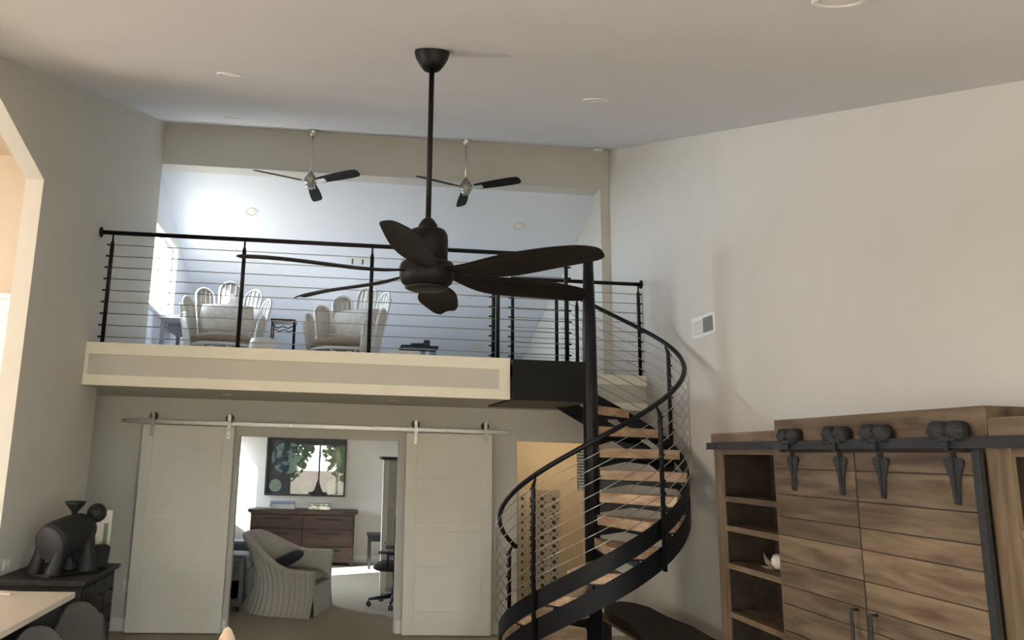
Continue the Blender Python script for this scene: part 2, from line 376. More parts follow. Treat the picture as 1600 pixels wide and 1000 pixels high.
# kitchen side room behind the arch
kt = MB().box(-8.1, .5, 0, -8.0, 7.3, 4.6).box(-8.0, .5, 0, XL - .13, .6, 4.6).box(-8.0, 7.2, 0, XL - .13, 7.3, 4.6).box(-8.0, .6, 4.5, XL - .13, 7.2, 4.6)
struct(kt.build('wall_kitchen', M_kit), 'warm lit peach wall of the room beyond the archway', 'wall')
wsc = root('trim_2', (-2.4, 7.2, 0), 'white panelled wainscot in the lamplit room beyond the arch', 'wainscot', kind='structure')
box('board', M_white, wsc, -8.0, 7.17, 0, XL - .13, 7.2, 3.12); box('cap', M_white, wsc, -8.0, 7.13, 3.12, XL - .13, 7.2, 3.17, .004)
box('moulding', M_white, wsc, -8.0, 7.155, 2.9, XL - .13, 7.17, 2.93, .003)
# wall behind the camera with garden glazing
gw = MB()
for x0, x1, z0, z1 in ((XL - .13, -1.7, 0, zc(Y0) + .05), (2.7, XR + .13, 0, zc(Y0) + .05), (-1.7, 2.7, 2.15, zc(Y0) + .05), (-1.7, 2.7, 0, .18)): gw.box(x0, Y0 - .12, z0, x1, Y0, z1)
struct(gw.build('wall_front', M_wall), 'wall with garden glazing, seen only mirrored in the picture glass', 'wall')
w3 = root('window_3', (.5, Y0, .18), 'wide garden window mirrored in the glass of the framed print', 'window', kind='structure')
for x in (-1.7, -.6, .47, 1.55, 2.64): box('mullion', M_white, w3, x, Y0 - .10, .18, x + .06, Y0 - .03, 2.15)
for z in (.18, 2.09): box('rail', M_white, w3, -1.64, Y0 - .10, z, 2.64, Y0 - .03, z + .06)
for i, x in enumerate((-1.64, -.54, .53, 1.61)): box('pane', M_warmglass, w3, x, Y0 - .07, .24, (-.6, .47, 1.55, 2.64)[i], Y0 - .065, 2.09)
struct(box('ground', M_lawn, None, -40, -60, -.6, 40, 60, -.3), 'pale sandy ground outside, mirrored in the picture glass', 'ground')
pr = root('porch', (.5, -3, -.3), 'porch roof and posts outside the garden window, mirrored in the picture', 'porch', kind='structure')
box('porch_roof', M_white, pr, -4.5, -5.6, 2.38, 6.0, Y0 - .14, 2.5); box('porch_beam', M_white, pr, -4.5, -5.6, 2.2, 6.0, -5.45, 2.38)
for x in (-2.6, .05, 2.7): box('porch_post', M_white, pr, x, -5.58, -.3, x + .11, -5.47, 2.2)
def tree(x, y, h, rr, label):
    tr = root('garden_tree', (x, y, -.3), label, 'tree', 'garden trees mirrored in the picture')
    MB().tube([(x, y, -.3), (x + .1, y, h * .4), (x - .1, y + .1, h * .8)], [.22, .16, .07], 8).build('trunk', M_bark, tr)
    f = MB()
    for k in range(1500):
        a, b = random.uniform(0, 2 * PI), math.acos(random.uniform(-1, 1)); q = random.random() ** .4
        c = Vector((x + rr * q * math.cos(a) * math.sin(b), y + rr * q * math.sin(a) * math.sin(b), h * .52 + h * .46 * q * math.cos(b)))
        u = Vector((random.gauss(0, 1), random.gauss(0, 1), random.gauss(0, 1))).normalized(); v = u.orthogonal().normalized(); s = random.uniform(.10, .26)
        f.add([c + u * s, c + v * s * .6, c - u * s, c - v * s * .6], [(0, 1, 2, 3)])
    o = f.build('foliage', M_leaf, tr); o['kind'] = 'stuff'
tree(-2.6, -9.5, 4.6, 1.6, 'broad green garden tree mirrored left in the picture glass')
tree(.7, -10.5, 5.4, 1.5, 'tall slim garden tree mirrored at the centre of the picture glass')
tree(3.9, -9.8, 5.0, 1.6, 'leafy garden tree mirrored right in the picture glass')

# ------------------------------------------------------------------ loft railing
def post_mesh(h, r=.019):
    b = MB().lathe([(r, 0.012), (r, h - .10), (r * .92, h - .085), (.009, h - .055), (.009, h)], n=12)
    return b.lathe([(.048, 0), (.048, .01), (.03, .014)], n=16)
CABZ = [2.805 + .107 * i for i in range(9)]
def railing(name, label, p0, p1, posts, zr=3.775, flange=None, ext=.045, rail_ext=0.0, drop=0.0):
    a, b = Vector(p0), Vector(p1); d = (b - a).normalized()
    R = root(name, (a.x, a.y, ZF), label, 'railing')
    MB().tube([a + Vector((0, 0, zr)), b + d * rail_ext + Vector((0, 0, zr))], .021, 12).build('top_rail', M_black, R)
    first = None
    for s in posts:
        p = a + d * s
        if first is None:
            first = post_mesh(zr - ZF - .018).build('post', M_black, R, True); first.location = (p.x - a.x, p.y - a.y, 0)
        else: share(first, 'post', (p.x - a.x, p.y - a.y, 0), R)
    L0, L1 = posts[0], posts[-1]; c = None
    for z in CABZ:
        if c is None:
            c = MB().tube([d * (L0 - ext), d * (L1 + ext)], .0042, 6).build('cable', M_cable, R, True); c.location = (0, 0, z - ZF)
        else: share(c, 'cable', (0, 0, z - ZF), R)
    k = None
    for z in CABZ:
        for s, e in ((L0, -1), (L1, 1)):
            p = d * (s + e * (ext - .012))
            if k is None:
                k = MB().tube([d * -.014, d * .014], [.0085, .0085], 8).build('cable_stud', M_black, R, True); k.location = (p.x, p.y, z - ZF)
            else: share(k, 'cable_stud', (p.x, p.y, z - ZF), R)
    if flange is not None:
        for q, dd in flange:
            q = Vector(q); MB().lathe([(.048, 0), (.048, .012), (.03, .02)], q + Vector((0, 0, zr)), 20, rot_to(dd)).build('wall_flange', M_black, R)
    return R
railing('loft_railing', 'black cable railing along the front edge of the loft', (XL, YS + .05, 0), (2.20, YS + .05, 0), [.115, 1.315, 2.51, 3.72, 4.385], flange=[((XL, YS + .05, 0), (1, 0, 0))])
# second railing over the stepped-back edge, fixed to the right wall
railing('stair_well_railing', 'short black cable railing between landing and right wall', (1.83, YR + .05, 0), (XR, YR + .05, 0), [.02, .51, .63, 1.44], flange=[((XR, YR + .05, 0), (-1, 0, 0))])
cpost = root('corner_post', (1.64, YR + .05, ZF), 'studded black newel post behind the end of the loft railing', 'post')
post_mesh(1.0, .021).build('shaft', M_black, cpost, True)
for i, z in enumerate(CABZ):
    MB().tube([(-.05, 0, z - ZF), (-.015, 0, z - ZF)], .009, 8).build('cable_stud', M_black, cpost, True)

# ------------------------------------------------------------------ spiral staircase
SX, SY, SR = 2.315, 6.975, .826
SB = .469
def zs(th): return -.996 + SB * th                    # top edge of the outer stringer
stair = root('spiral_staircase', (SX, SY, 0), 'black steel spiral staircase with oak treads and cable balustrade', 'staircase')
MB().tube([(SX, SY, 0), (SX, SY, 2.2), (SX, SY, 3.1), (SX, SY, 3.79)], [.07, .068, .062, .045], 24).build('centre_pole', M_black, stair)
MB().lathe([(.14, 0), (.14, .015), (.08, .02)], (SX, SY, 0), 24).build('pole_base', M_black, stair)
T0, T1 = rad(124), rad(456)
def helix(th, R, z): return (SX + R * math.cos(th), SY + R * math.sin(th), z)
def band(name, o0, o1, ta, tb):
    b = MB(); n = 90
    vs = []
    for i in range(n + 1):
        th = ta + (tb - ta) * i / n
        for R in (SR - .006, SR + .006):
            for o in (o0, o1): vs.append(helix(th, R, max(.002 + (.003 if o == o0 else 0), zs(th) - o)))
    fs = []
    for i in range(n):
        a, c = 4 * i, 4 * i + 4
        fs += [(a, c, c + 1, a + 1), (a + 3, c + 3, c + 2, a + 2), (a + 2, c + 2, c, a), (a + 1, c + 1, c + 3, a + 3)]
    fs += [(0, 1, 3, 2), (4 * n + 2, 4 * n + 3, 4 * n + 1, 4 * n)]
    b.add(vs, fs, False)
    o = b.build(name, M_stringer, stair)
    for p in o.data.polygons: p.use_smooth = True
    q = o.modifiers.new('edge', 'EDGE_SPLIT'); q.split_angle = rad(40)
    return o
band('upper_stringer', 0, .150, T0, T1)
band('lower_stringer', .215, .385, rad(150), T1)
NT = 14; DTH = rad(23.87); RISE = ZF / NT
tread0 = brk0 = stud0 = None
hw_ = DTH * .5 + .07
def wedge(h, r0, r1, a0, a1, z0):
    n = 6; pts = [(r0 * math.cos(a0), r0 * math.sin(a0))] + [(r1 * math.cos(a0 + (a1 - a0) * i / n), r1 * math.sin(a0 + (a1 - a0) * i / n)) for i in range(n + 1)] + [(r0 * math.cos(a1), r0 * math.sin(a1))]
    return MB().prism(pts, h, 'z', z0)
for k in range(1, NT):
    th = T1 - DTH * (NT - k) + DTH * .5
    z = RISE * k - .002
    if tread0 is None:
        tread0 = wedge(.085, .075, SR - .012, -hw_, hw_, -.085).build('tread', M_tread, stair, True, .004); tread0.location = (0, 0, z); tread0.rotation_euler = (0, 0, th); tr_ = tread0
        brk0 = wedge(.012, .06, SR - .008, -hw_ + .03, hw_ - .05, -.097).build('tread_plate', M_black, tr_, True)
        gus0 = MB().prism([(.06, -.097), (SR - .01, -.097), (SR - .01, -.155), (.35, -.12), (.06, -.18)], .012, 'y', -.006).build('tread_bracket', M_black, tr_, True)
        bolt0 = MB().tube([(SR - .06, -.10, -.097), (SR - .06, -.10, -.112)], .009, 6).build('bolt', M_nickel, tr_, True)
    else:
        tr_ = share(tread0, 'tread', (0, 0, z), stair, (0, 0, th))
        share(brk0, 'tread_plate', (0, 0, 0), tr_); share(gus0, 'tread_bracket', (0, 0, 0), tr_); share(bolt0, 'bolt', (0, 0, 0), tr_)
# landing
box('landing_deck', M_black, stair, 1.578, SY - .02, ZF - .05, 2.30, YR - .003, ZF - .004)
box('landing_fascia', M_stringer, stair, 1.578, SY - .035, ZS - .012, 2.27, SY - .022, ZF - .006, .002)
box('landing_underplate', M_black, stair, 1.578, SY - .02, ZS - .012, 2.30, YR - .003, ZS)
box('landing_side', M_stringer, stair, 2.288, SY + .06, ZS, 2.30, YR - .003, ZF - .05)
# balustrade of the stair
HR = .918
n = 110
MB().tube([helix(rad(133) + (rad(455) - rad(133)) * i / n, SR, zs(rad(133) + (rad(455) - rad(133)) * i / n) + HR) for i in range(n + 1)], .021, 12).build('handrail', M_black, stair)
e = helix(rad(133), SR, zs(rad(133)) + HR)
MB().ball(e, .026, 12, 8).build('rail_cap', M_black, stair)
for th, lo in ((137, .02), (218, .40), (292, .40), (372, .30), (440, .2)):
    t_ = rad(th); zt = zs(t_) + HR - .015; zb = max(.004, zs(t_) - lo)
    p = helix(t_, SR + .028, 0); p2 = helix(t_, SR, 0)
    MB().tube([(p[0], p[1], zb), (p[0], p[1], zt - .09), (p[0], p[1], zt - .07), (p2[0], p2[1], zt - .02), (p2[0], p2[1], zt)], [.019, .019, .017, .009, .009], 12).build('baluster', M_black, stair)
    for i in range(8):
        zz = zs(t_) + .095 + .102 * i
        d = Vector((-math.sin(t_), math.cos(t_), .45)).normalized()
        q = Vector((p[0], p[1], zz)) + Vector((math.cos(t_), math.sin(t_), 0)) * .024
        MB().tube([q - d * .014, q + d * .014], .008, 6).build('cable_stud', M_black, stair)
for i in range(8):
    o_ = .095 + .102 * i
    MB().tube([helix(rad(133) + (rad(452) - rad(133)) * j / n, SR + .03, zs(rad(133) + (rad(452) - rad(133)) * j / n) + o_) for j in range(n + 1)], .004, 6).build('cable', M_cable, stair)

# ------------------------------------------------------------------ big ceiling fan
FX, FY, FZ = .398, 3.60, 2.745
fan = root('ceiling_fan', (FX, FY, FZ - .12), 'large black six-blade ceiling fan on a long rod', 'ceiling fan')
zt = zc(FY)
MB().lathe([(.028, zt - .10), (.045, zt - .098), (.062, zt - .075), (.082, zt - .04), (.09, zt - .012), (.088, zt + .02)], (FX, FY, 0), 32).build('canopy', M_fan, fan)
MB().tube([(FX, FY, zt - .08), (FX, FY, FZ + .20)], .0135, 16).build('rod', M_fan, fan)
MB().lathe([(.05, FZ + .17), (.046, FZ + .20), (.03, FZ + .225), (.018, FZ + .235)], (FX, FY, 0), 24).build('coupling', M_fan, fan)
MB().lathe([(.098, FZ + .0), (.099, FZ + .12), (.096, FZ + .15), (.085, FZ + .17), (.05, FZ + .178)], (FX, FY, 0), 36).build('motor', M_fan, fan)
MB().lathe([(.03, FZ - .118), (.085, FZ - .112), (.118, FZ - .092), (.133, FZ - .06), (.134, FZ - .015), (.126, FZ + .006), (.09, FZ + .01)], (FX, FY, 0), 40).build('lower_housing', M_fan, fan)
MB().lathe([(.01, FZ - .124), (.09, FZ - .121), (.105, FZ - .113)], (FX, FY, 0), 36).build('light_cover', mat('smoked_cover', (.012, .012, .012), .5, spec=.2), fan)
def fan_blade():
    prof = [(.10, .028, .028, -.034), (.15, .030, .032, -.040), (.22, .042, .055, -.050), (.31, .070, .090, -.058), (.42, .092, .105, -.060), (.55, .096, .100, -.058), (.68, .090, .088, -.057), (.79, .082, .076, -.060), (.865, .072, .060, -.066), (.905, .045, .028, -.071)]
    nu = len(prof)
    def top(i, v, off):
        r, a, b, dz = prof[i]; t = -a + (a + b) * v
        pt = rad(17 if r < .3 else 15)
        return (r, t, dz - t * math.tan(pt) + .012 * (1 - (2 * v - 1) ** 2) * min(1, (r - .1) * 4) + off)
    b = MB(); nv = 7
    vs = [top(i, j / (nv - 1), .004) for i in range(nu) for j in range(nv)] + [top(i, j / (nv - 1), -.004) for i in range(nu) for j in range(nv)]
    fs = []; o = nu * nv
    for i in range(nu - 1):
        for j in range(nv - 1):
            a = i * nv + j; fs.append((a, a + nv, a + nv + 1, a + 1)); fs.append((o + a, o + a + 1, o + a + nv + 1, o + a + nv))
        a = i * nv; fs.append((a, o + a, o + a + nv, a + nv)); a = i * nv + nv - 1; fs.append((a, a + nv, o + a + nv, o + a))
    for j in range(nv - 1):
        fs.append((j, j + 1, o + j + 1, o + j)); a = (nu - 1) * nv + j; fs.append((a, o + a, o + a + 1, a + 1))
    b.add(vs, fs, True); return b
bl0 = fan_blade().build('blade', M_blade, fan, True, subsurf=1); bl0.location = (0, 0, .12)
BA = 16
bl0.rotation_euler = (0, 0, rad(BA))
for k in range(1, 6): share(bl0, 'blade', (0, 0, .12), fan, (0, 0, rad(BA + 60 * k)))

# two three-blade fans at the ridge
def ridge_fan(x, y, z, a0, label):
    R = root('ridge_fan', (x, y, z - .08), label, 'ceiling fan', 'three-blade fans under the ridge')
    zt = zc(y)
    MB().lathe([(.012, zt - .085), (.03, zt - .075), (.05, zt - .035), (.058, zt + .015)], (x, y, 0), 24).build('canopy', M_nickel, R)
    MB().tube([(x, y, zt - .06), (x, y, z + .10)], .011, 12).build('rod', M_nickel, R)
    MB().lathe([(.02, z - .082), (.045, z - .078), (.055, z - .05), (.05, z - .03), (.075, z - .02), (.078, z + .03), (.05, z + .075), (.02, z + .115), (.012, z + .13)], (x, y, 0), 28).build('motor', M_steel, R)
    f = None
    for k in range(3):
        a = rad(a0 + 120 * k)
        if f is None:
            n_ = 8; out = []
            pr = [(.12, .048), (.2, .056), (.4, .068), (.58, .070), (.665, .062), (.695, .035)]
            pts = [(r, w) for r, w in pr] + [(r, -w) for r, w in pr[::-1]]
            f = MB().prism(pts, .010, 'z', -.005).xf(Matrix.Rotation(rad(-17), 4, 'X')).build('blade', M_blade, R, True, .002); f.location = (0, 0, .08); f.rotation_euler = (0, 0, a); b_ = f
            g = MB().prism([(.06, .018), (.15, .034), (.22, .03), (.22, -.03), (.15, -.034), (.06, -.018)], .006, 'z', -.014).xf(Matrix.Rotation(rad(-17), 4, 'X')).build('blade_iron', M_nickel, f, True)
        else:
            b_ = share(f, 'blade', (0, 0, .08), R, (0, 0, a)); share(g, 'blade_iron', (0, 0, 0), b_)
ridge_fan(-.445, 8.80, 4.985, -36, 'silver ridge fan with dark blades on the left, above the fan chairs')
ridge_fan(1.422, 8.80, 5.02, -34, 'silver ridge fan with dark blades on the right, behind the long black rod')

# ------------------------------------------------------------------ recessed lights and ceiling bits
def downlight(x, y, z, nrm, label, group, r=.085):
    R = root('recessed_light', (x, y, z), label, 'recessed light', group)
    Mx = rot_to(nrm)
    MB().lathe([(r, 0), (r, .004), (r * .93, .008), (r * .74, .005), (r * .70, -.02)], (x, y, z), 32, Mx).build('trim_ring', M_white, R)
    MB().lathe([(r * .70, .001), (r * .62, .003), (.01, .0045)], (x, y, z), 28, Mx).build('lens', M_lens, R)
nm = Vector((0, .342, -1)).normalized()
for x, y, lb in ((-.818, 4.845, 'recessed ceiling light left of the big fan rod'), (1.692, 4.871, 'recessed ceiling light right of the big fan rod'), (1.636, 2.242, 'nearest recessed ceiling light at the upper right'),
                 (-1.272, 7.935, 'recessed ceiling light close to the ridge beam at left'), (2.361, 8.148, 'recessed ceiling light close to the ridge beam at right')):
    downlight(x, y, zc(y) , nm, lb, 'downlights of the main ceiling')
nl = Vector((0, -.39, -1)).normalized()
for x, y, lb in ((-1.282, 10.171, 'recessed light high on the loft slope below the left ridge fan'), (2.397, 10.162, 'recessed light high on the loft slope near the right pilaster'),
                 (-1.185, 13.34, 'low recessed light on the loft slope beside the black side table'), (.631, 13.388, 'low recessed light on the loft slope right of the second fan chair'), (2.413, 13.401, 'low recessed light on the loft slope near the corner post')):
    downlight(x, y, zl(y), nl, lb, 'downlights of the loft slope', .09)
sd = root('smoke_detector', (3.13, 8.95, zc(8.95)), 'white smoke detector in the corner beside the ridge beam', 'smoke detector')
MB().lathe([(.062, -.01), (.064, .02), (.05, .036), (.02, .04)], (3.13, 8.95, zc(8.95)), 28, rot_to(nm)).build('housing', M_white, sd)
MB().lathe([(.03, .036), (.028, .044), (.01, .045)], (3.13, 8.95, zc(8.95)), 20, rot_to(nm)).build('sensor_cap', M_lens, sd)
# ceiling register on the loft slope
lv = root('loft_vent', (.206, 11.128, zl(11.128)), 'small white louvred register on the loft slope', 'vent')
Ml = Matrix.Translation((.206, 11.128, zl(11.128))) @ rot_to(nl).to_4x4()
MB().box(-.17, -.08, -.004, .17, .08, .008).xf(Ml).build('frame', M_white, lv)
for i in range(6): MB().box(-.15 + .05 * i, -.065, .008, -.125 + .05 * i, .065, .014).xf(Ml).build('louvre', M_gap if i in (1, 4) else M_lens, lv)

# wall vent on the right
vt = root('wall_vent', (XR, 6.71, 2.975), 'white two-part air vent high on the right wall', 'vent')
box('frame', M_white, vt, XR - .012, 6.49, 2.975, XR, 6.935, 3.175, .003)
box('backing', M_gap, vt, XR - .016, 6.525, 3.01, XR - .012, 6.70, 3.145)
for i in range(9): MB().box(XR - .021, 6.525, 3.012 + .0148 * i, XR - .016, 6.70, 3.019 + .0148 * i).build('slat', mat('grey_slat', (.30, .30, .29), .5), vt)
for i in range(9): MB().box(XR - .021, 6.715, 3.012 + .0148 * i, XR - .012, 6.90, 3.021 + .0148 * i).build('slat', M_white, vt)

# ------------------------------------------------------------------ barn doors
tk = root('barn_door_track', (-.15, 8.48, 2.09), 'brushed steel barn door track across the greige wall', 'door track')
MB().box(-2.265, 8.478, 2.088, 1.955, 8.488, 2.13).build('flat_bar', M_steel, tk, bevel=.002)
for x in (-2.2, -1.35, -.5, .35, 1.15, 1.9):
    MB().tube([(x, 8.472, 2.109), (x, YB, 2.109)], .011, 12).build('standoff', M_steel, tk)
    MB().lathe([(.014, 0), (.014, .006), (.008, .009)], (x, 8.478, 2.109), 12, rot_to((0, -1, 0))).build('bolt_head', M_nickel, tk)
def barn_door(x0, x1, label):
    R = root('barn_door', ((x0 + x1) / 2, 8.47, .012), label, 'barn door', 'sliding barn doors')
    y0, y1 = 8.44, 8.476; zb, zt = .012, 2.076; sw = .115
    box('stile', M_door, R, x0, y0, zb, x0 + sw, y1, zt, .002); box('stile', M_door, R, x1 - sw, y0, zb, x1, y1, zt, .002)
    zs_ = [zb]; ph, rh = .360, .090
    z = zb + .23; rails = [(zb, z)]; pans = []
    for i in range(4):
        pans.append((z, z + ph)); z += ph
        if i < 3: rails.append((z, z + rh)); z += rh
    rails.append((z, zt))
    for a, b in rails: box('cross_rail', M_door, R, x0 + sw, y0, a, x1 - sw, y1, b, .002)
    for a, b in pans: box('panel', M_door, R, x0 + sw - .005, y0 + .017, a - .005, x1 - sw + .005, y1 - .006, b + .005)
    for x in (x0 + .095, x1 - .06 if x0 < 0 else x1 - .075):
        h = MB().box(x - .018, y0 - .007, 1.955, x + .018, y0, 2.13)
        hg = h.box(x - .018, y0 - .007, 2.13, x + .018, y1 + .016, 2.136).box(x - .018, y1 + .010, 2.13, x + .018, y1 + .016, 2.19).build('hanger_strap', M_steel, R)
        MB().lathe([(.032, -.012), (.042, -.012), (.042, -.006), (.034, -.004), (.034, .004), (.042, .006), (.042, .012), (.032, .012)], (x, 8.483, 2.168), 24, rot_to((0, 1, 0))).build('wheel', M_mesh, hg)
        MB().box(x - .018, y0 - .007, 2.13, x + .018, y0 - .001, 2.21).build('wheel_plate', M_steel, hg)
        for zz in (1.985, 2.04): MB().lathe([(.011, 0), (.011, .005), (.006, .007)], (x, y0 - .007, zz), 10, rot_to((0, -1, 0))).build('bolt_head', M_nickel, hg)
barn_door(-2.03, -1.08, 'white five-rail barn door slid open to the left')
barn_door(.76, 1.695, 'white five-rail barn door slid open beside the spiral stair')

def plate(x, z, label, toggles=1, y=YB):
    R = root('wall_plate', (x, y, z), label, 'switch plate')
    box('cover', M_white, R, x - .04, y - .008, z - .06, x + .04, y, z + .06, .002)
    for i in range(2): box('socket', M_lens, R, x - .018, y - .012, z - .04 + .045 * i, x + .018, y - .008, z - .006 + .045 * i, .001)
plate(-2.072, .44, 'white outlet plate low on the wall left of the barn door')
plate(1.80, 1.16, 'white switch plate beside the right barn door')
for x, y, lb in ((-1.1, 7.75, 'tiny downlight in the loft soffit above the left barn door'), (.55, 7.75, 'tiny downlight in the loft soffit above the door opening')):
    downlight(x, y, ZS, Vector((0, 0, -1)), lb, 'downlights of the loft soffit', .045)
wp = root('wall_plate', (XL, 5.86, .99), 'pale outlet plate low on the left wall above the counter end', 'switch plate')
box('cover', M_stone, wp, XL, 5.80, .98, XL + .008, 5.92, 1.06, .002)
for i in range(2): box('socket', M_white, wp, XL + .008, 5.815 + .05 * i, 1.0, XL + .011, 5.85 + .05 * i, 1.04)
plate(2.92, 1.15, 'switch plate on the tan hallway wall behind the stair', y=10.3)

# ------------------------------------------------------------------ oak media cabinet on the right wall
CX = 2.86
cab = root('media_cabinet', (3.08, 4.05, 0), 'weathered oak wall cabinet with iron-hung sliding plank doors', 'cabinet')
CY0, CY1 = 2.36, 5.742
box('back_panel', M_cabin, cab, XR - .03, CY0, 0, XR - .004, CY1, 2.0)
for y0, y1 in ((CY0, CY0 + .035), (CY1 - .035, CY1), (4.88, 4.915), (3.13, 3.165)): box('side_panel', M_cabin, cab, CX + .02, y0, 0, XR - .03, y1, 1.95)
box('stile', M_cabz, cab, CX, 5.625, 0, CX + .02, CY1, 1.95, .002)
box('stile', M_cabz, cab, CX, 4.868, 0, CX + .02, 4.928, 1.95, .002)
box('stile', M_cabz, cab, CX, 3.178, 0, CX + .02, 3.232, 1.95, .002)
box('stile', M_cabz, cab, CX - .006, 3.10, 0, CX + .02, 3.176, 1.95, .002)
box('stile', M_cabz, cab, CX, CY0, 0, CX + .02, CY0 + .1, 1.95, .002)
for y0, y1 in ((4.915, CY1 - .035), (CY0 + .035, 3.13)):
    for z in (1.611, 1.404, 1.142, .808, .45, .12): box('shelf', M_cab, cab, CX + .004, y0, z - .038, XR - .03, y1, z, .002)
    box('top_rail', M_cab, cab, CX + .001, y0 - .03, 1.91, CX + .019, y1 + .0, 1.95)
box('cabinet_top', M_cab, cab, CX - .012, 4.872, 1.95, XR - .004, CY1 + .012, 2.066, .003)
box('cabinet_top', M_cab, cab, CX - .012, CY0 - .012, 1.95, XR - .004, 3.195, 2.078, .003)
box('crown_box', M_cab, cab, CX - .016, 3.195, 1.95, XR - .004, 4.87, 2.132, .003)
box('plinth', M_cab, cab, CX + .005, CY0, 0, CX + .02, CY1, .1)
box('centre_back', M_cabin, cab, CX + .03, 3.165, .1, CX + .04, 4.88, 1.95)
PZ = [.03, .20, .36, .52, .69, .845, 1.005, 1.115, 1.255, 1.417, 1.528, 1.665, 1.826, 1.928]
def plank_door(y0, y1, seed):
    D = box('sliding_door', M_dark, cab, CX - .022, y0, PZ[0], CX - .012, y1, PZ[-1])
    D['label'] = 'plank door of weathered oak boards'
    rnd = random.Random(seed)
    for a, b in zip(PZ, PZ[1:]):
        px = CX - .034 - rnd.uniform(0, .003)
        box('plank', M_cab, D, px, y0 + .002, a + .0022, CX - .022, y1 - .002, b - .0022, .002)
    return D
dL = plank_door(4.076, 4.866, 1); dR = plank_door(3.262, 4.066, 2)
box('edge_iron', M_iron, dR, CX - .045, 3.222, PZ[0], CX - .020, 3.262, PZ[-1] + .01, .002)
box('centre_iron', M_iron, dL, CX - .030, 4.066, PZ[0], CX - .018, 4.076, PZ[-1])
trk = box('door_track', M_iron, cab, CX - .058, CY0, 1.945, CX - .046, 5.742, 1.996, .003)
box('track_lip', M_iron, trk, CX - .062, CY0, 1.945, CX - .046, 5.742, 1.953)
for y in (5.6, 4.95, 4.3, 3.6, 2.9): MB().tube([(CX - .064, y, 1.97), (CX - .010, y, 1.97)], .012, 8).build('standoff', M_iron, trk)
def hanger(D, y):
    H = MB()
    px = CX - .066
    H.prism([(y - .012, 1.93), (y + .012, 1.93), (y + .012, 2.0), (y - .012, 2.0)], -.010, 'x', px)
    # arrow-shaped foot plate on the boards
    sh = [(-.016, 1.705), (-.010, 1.693), (.010, 1.693), (.016, 1.705), (.027, 1.80), (.046, 1.852), (.058, 1.872), (.056, 1.895), (.034, 1.903), (.016, 1.897), (.012, 1.925), (-.012, 1.925), (-.016, 1.897), (-.034, 1.903), (-.056, 1.895), (-.058, 1.872), (-.046, 1.852), (-.027, 1.80)]
    h = H.prism([(y + a, b) for a, b in sh], -.012, 'x', CX - .036).build('hanger', M_iron, D)
    MB().prism([(y - .007, 1.70), (y + .007, 1.70), (y + .007, 1.98), (y - .007, 1.98)], -.009, 'x', CX - .048).build('spine', M_iron, h)
    MB().lathe([(.013, 0), (.012, .006), (.004, .010)], (CX - .048, y, 1.712), 10, rot_to((-1, 0, 0))).build('bolt_head', M_iron, h)
    # two lobed wheel guard with rollers, ridged like a cast rosette
    for s, rr in ((-.052, .052), (.052, .055)):
        def guard(u, v):
            a = 2 * PI * u; r_ = rr * (1 + .10 * math.cos(6 * a) + .06 * math.cos(11 * a + 2 * v)) * (math.sin(PI * v * .5) if v < 1 else 1)
            return (CX - .068 - .028 * math.cos(PI * v * .5), y + s + r_ * math.cos(a), 2.022 + r_ * .85 * math.sin(a))
        MB().grid(guard, 28, 7, cu=True).build('wheel_guard', M_iron, h)
        MB().lathe([(rr * .9, -.024), (rr * .92, 0), (rr * .9, .024)], (CX - .052, y + s, 2.022), 20, rot_to((1, 0, 0))).build('roller', M_iron, h)
    MB().prism([(y - .07, 1.978), (y + .07, 1.978), (y + .05, 1.998), (y - .05, 1.998)], -.024, 'x', CX - .06).build('bridge', M_iron, h)
hanger(dL, 4.64); hanger(dL, 4.18); hanger(dR, 3.851); hanger(dR, 3.366)
for D, y in ((dL, 4.135), (dR, 3.985)):
    MB().tube([(CX - .034, y, 1.10), (CX - .075, y, 1.10), (CX - .078, y, 1.06), (CX - .078, y, .72), (CX - .075, y, .68), (CX - .034, y, .68)], .009, 8).build('pull_handle', M_iron, D)
# ornament on the third shelf
sh = root('shell_ornament', (3.02, 5.30, 1.142), 'pale shell ornament lying on the third bookcase shelf', 'ornament')
def shell(u, v):
    a = 2 * PI * u; t_ = v; r_ = .052 * math.sin(PI * min(1, t_ * .94 + .03)) ** .7 * (1 + .06 * math.cos(9 * a))
    return (3.02 + r_ * .8 * math.cos(a), 5.225 + .11 * (t_ - .5), 1.147 + .055 + r_ * math.sin(a))
MB().grid(shell, 24, 12, cu=True).build('shell', mat('shell_white', (.70, .64, .56), .5, var=.15, scale=30), sh)
MB().tube([(3.02, 5.29, 1.165), (3.02, 5.35, 1.185), (3.03, 5.40, 1.21), (3.04, 5.43, 1.235)], [.022, .02, .012, .005], 8).build('driftwood', mat('driftwood', (.25, .17, .11), .8, var=.2, scale=30), sh)
MB().tube([(3.01, 5.27, 1.15), (3.0, 5.34, 1.151), (3.0, 5.40, 1.15)], [.008, .009, .004], 8).build('twig', mat('driftwood', (.25, .17, .11)), sh)

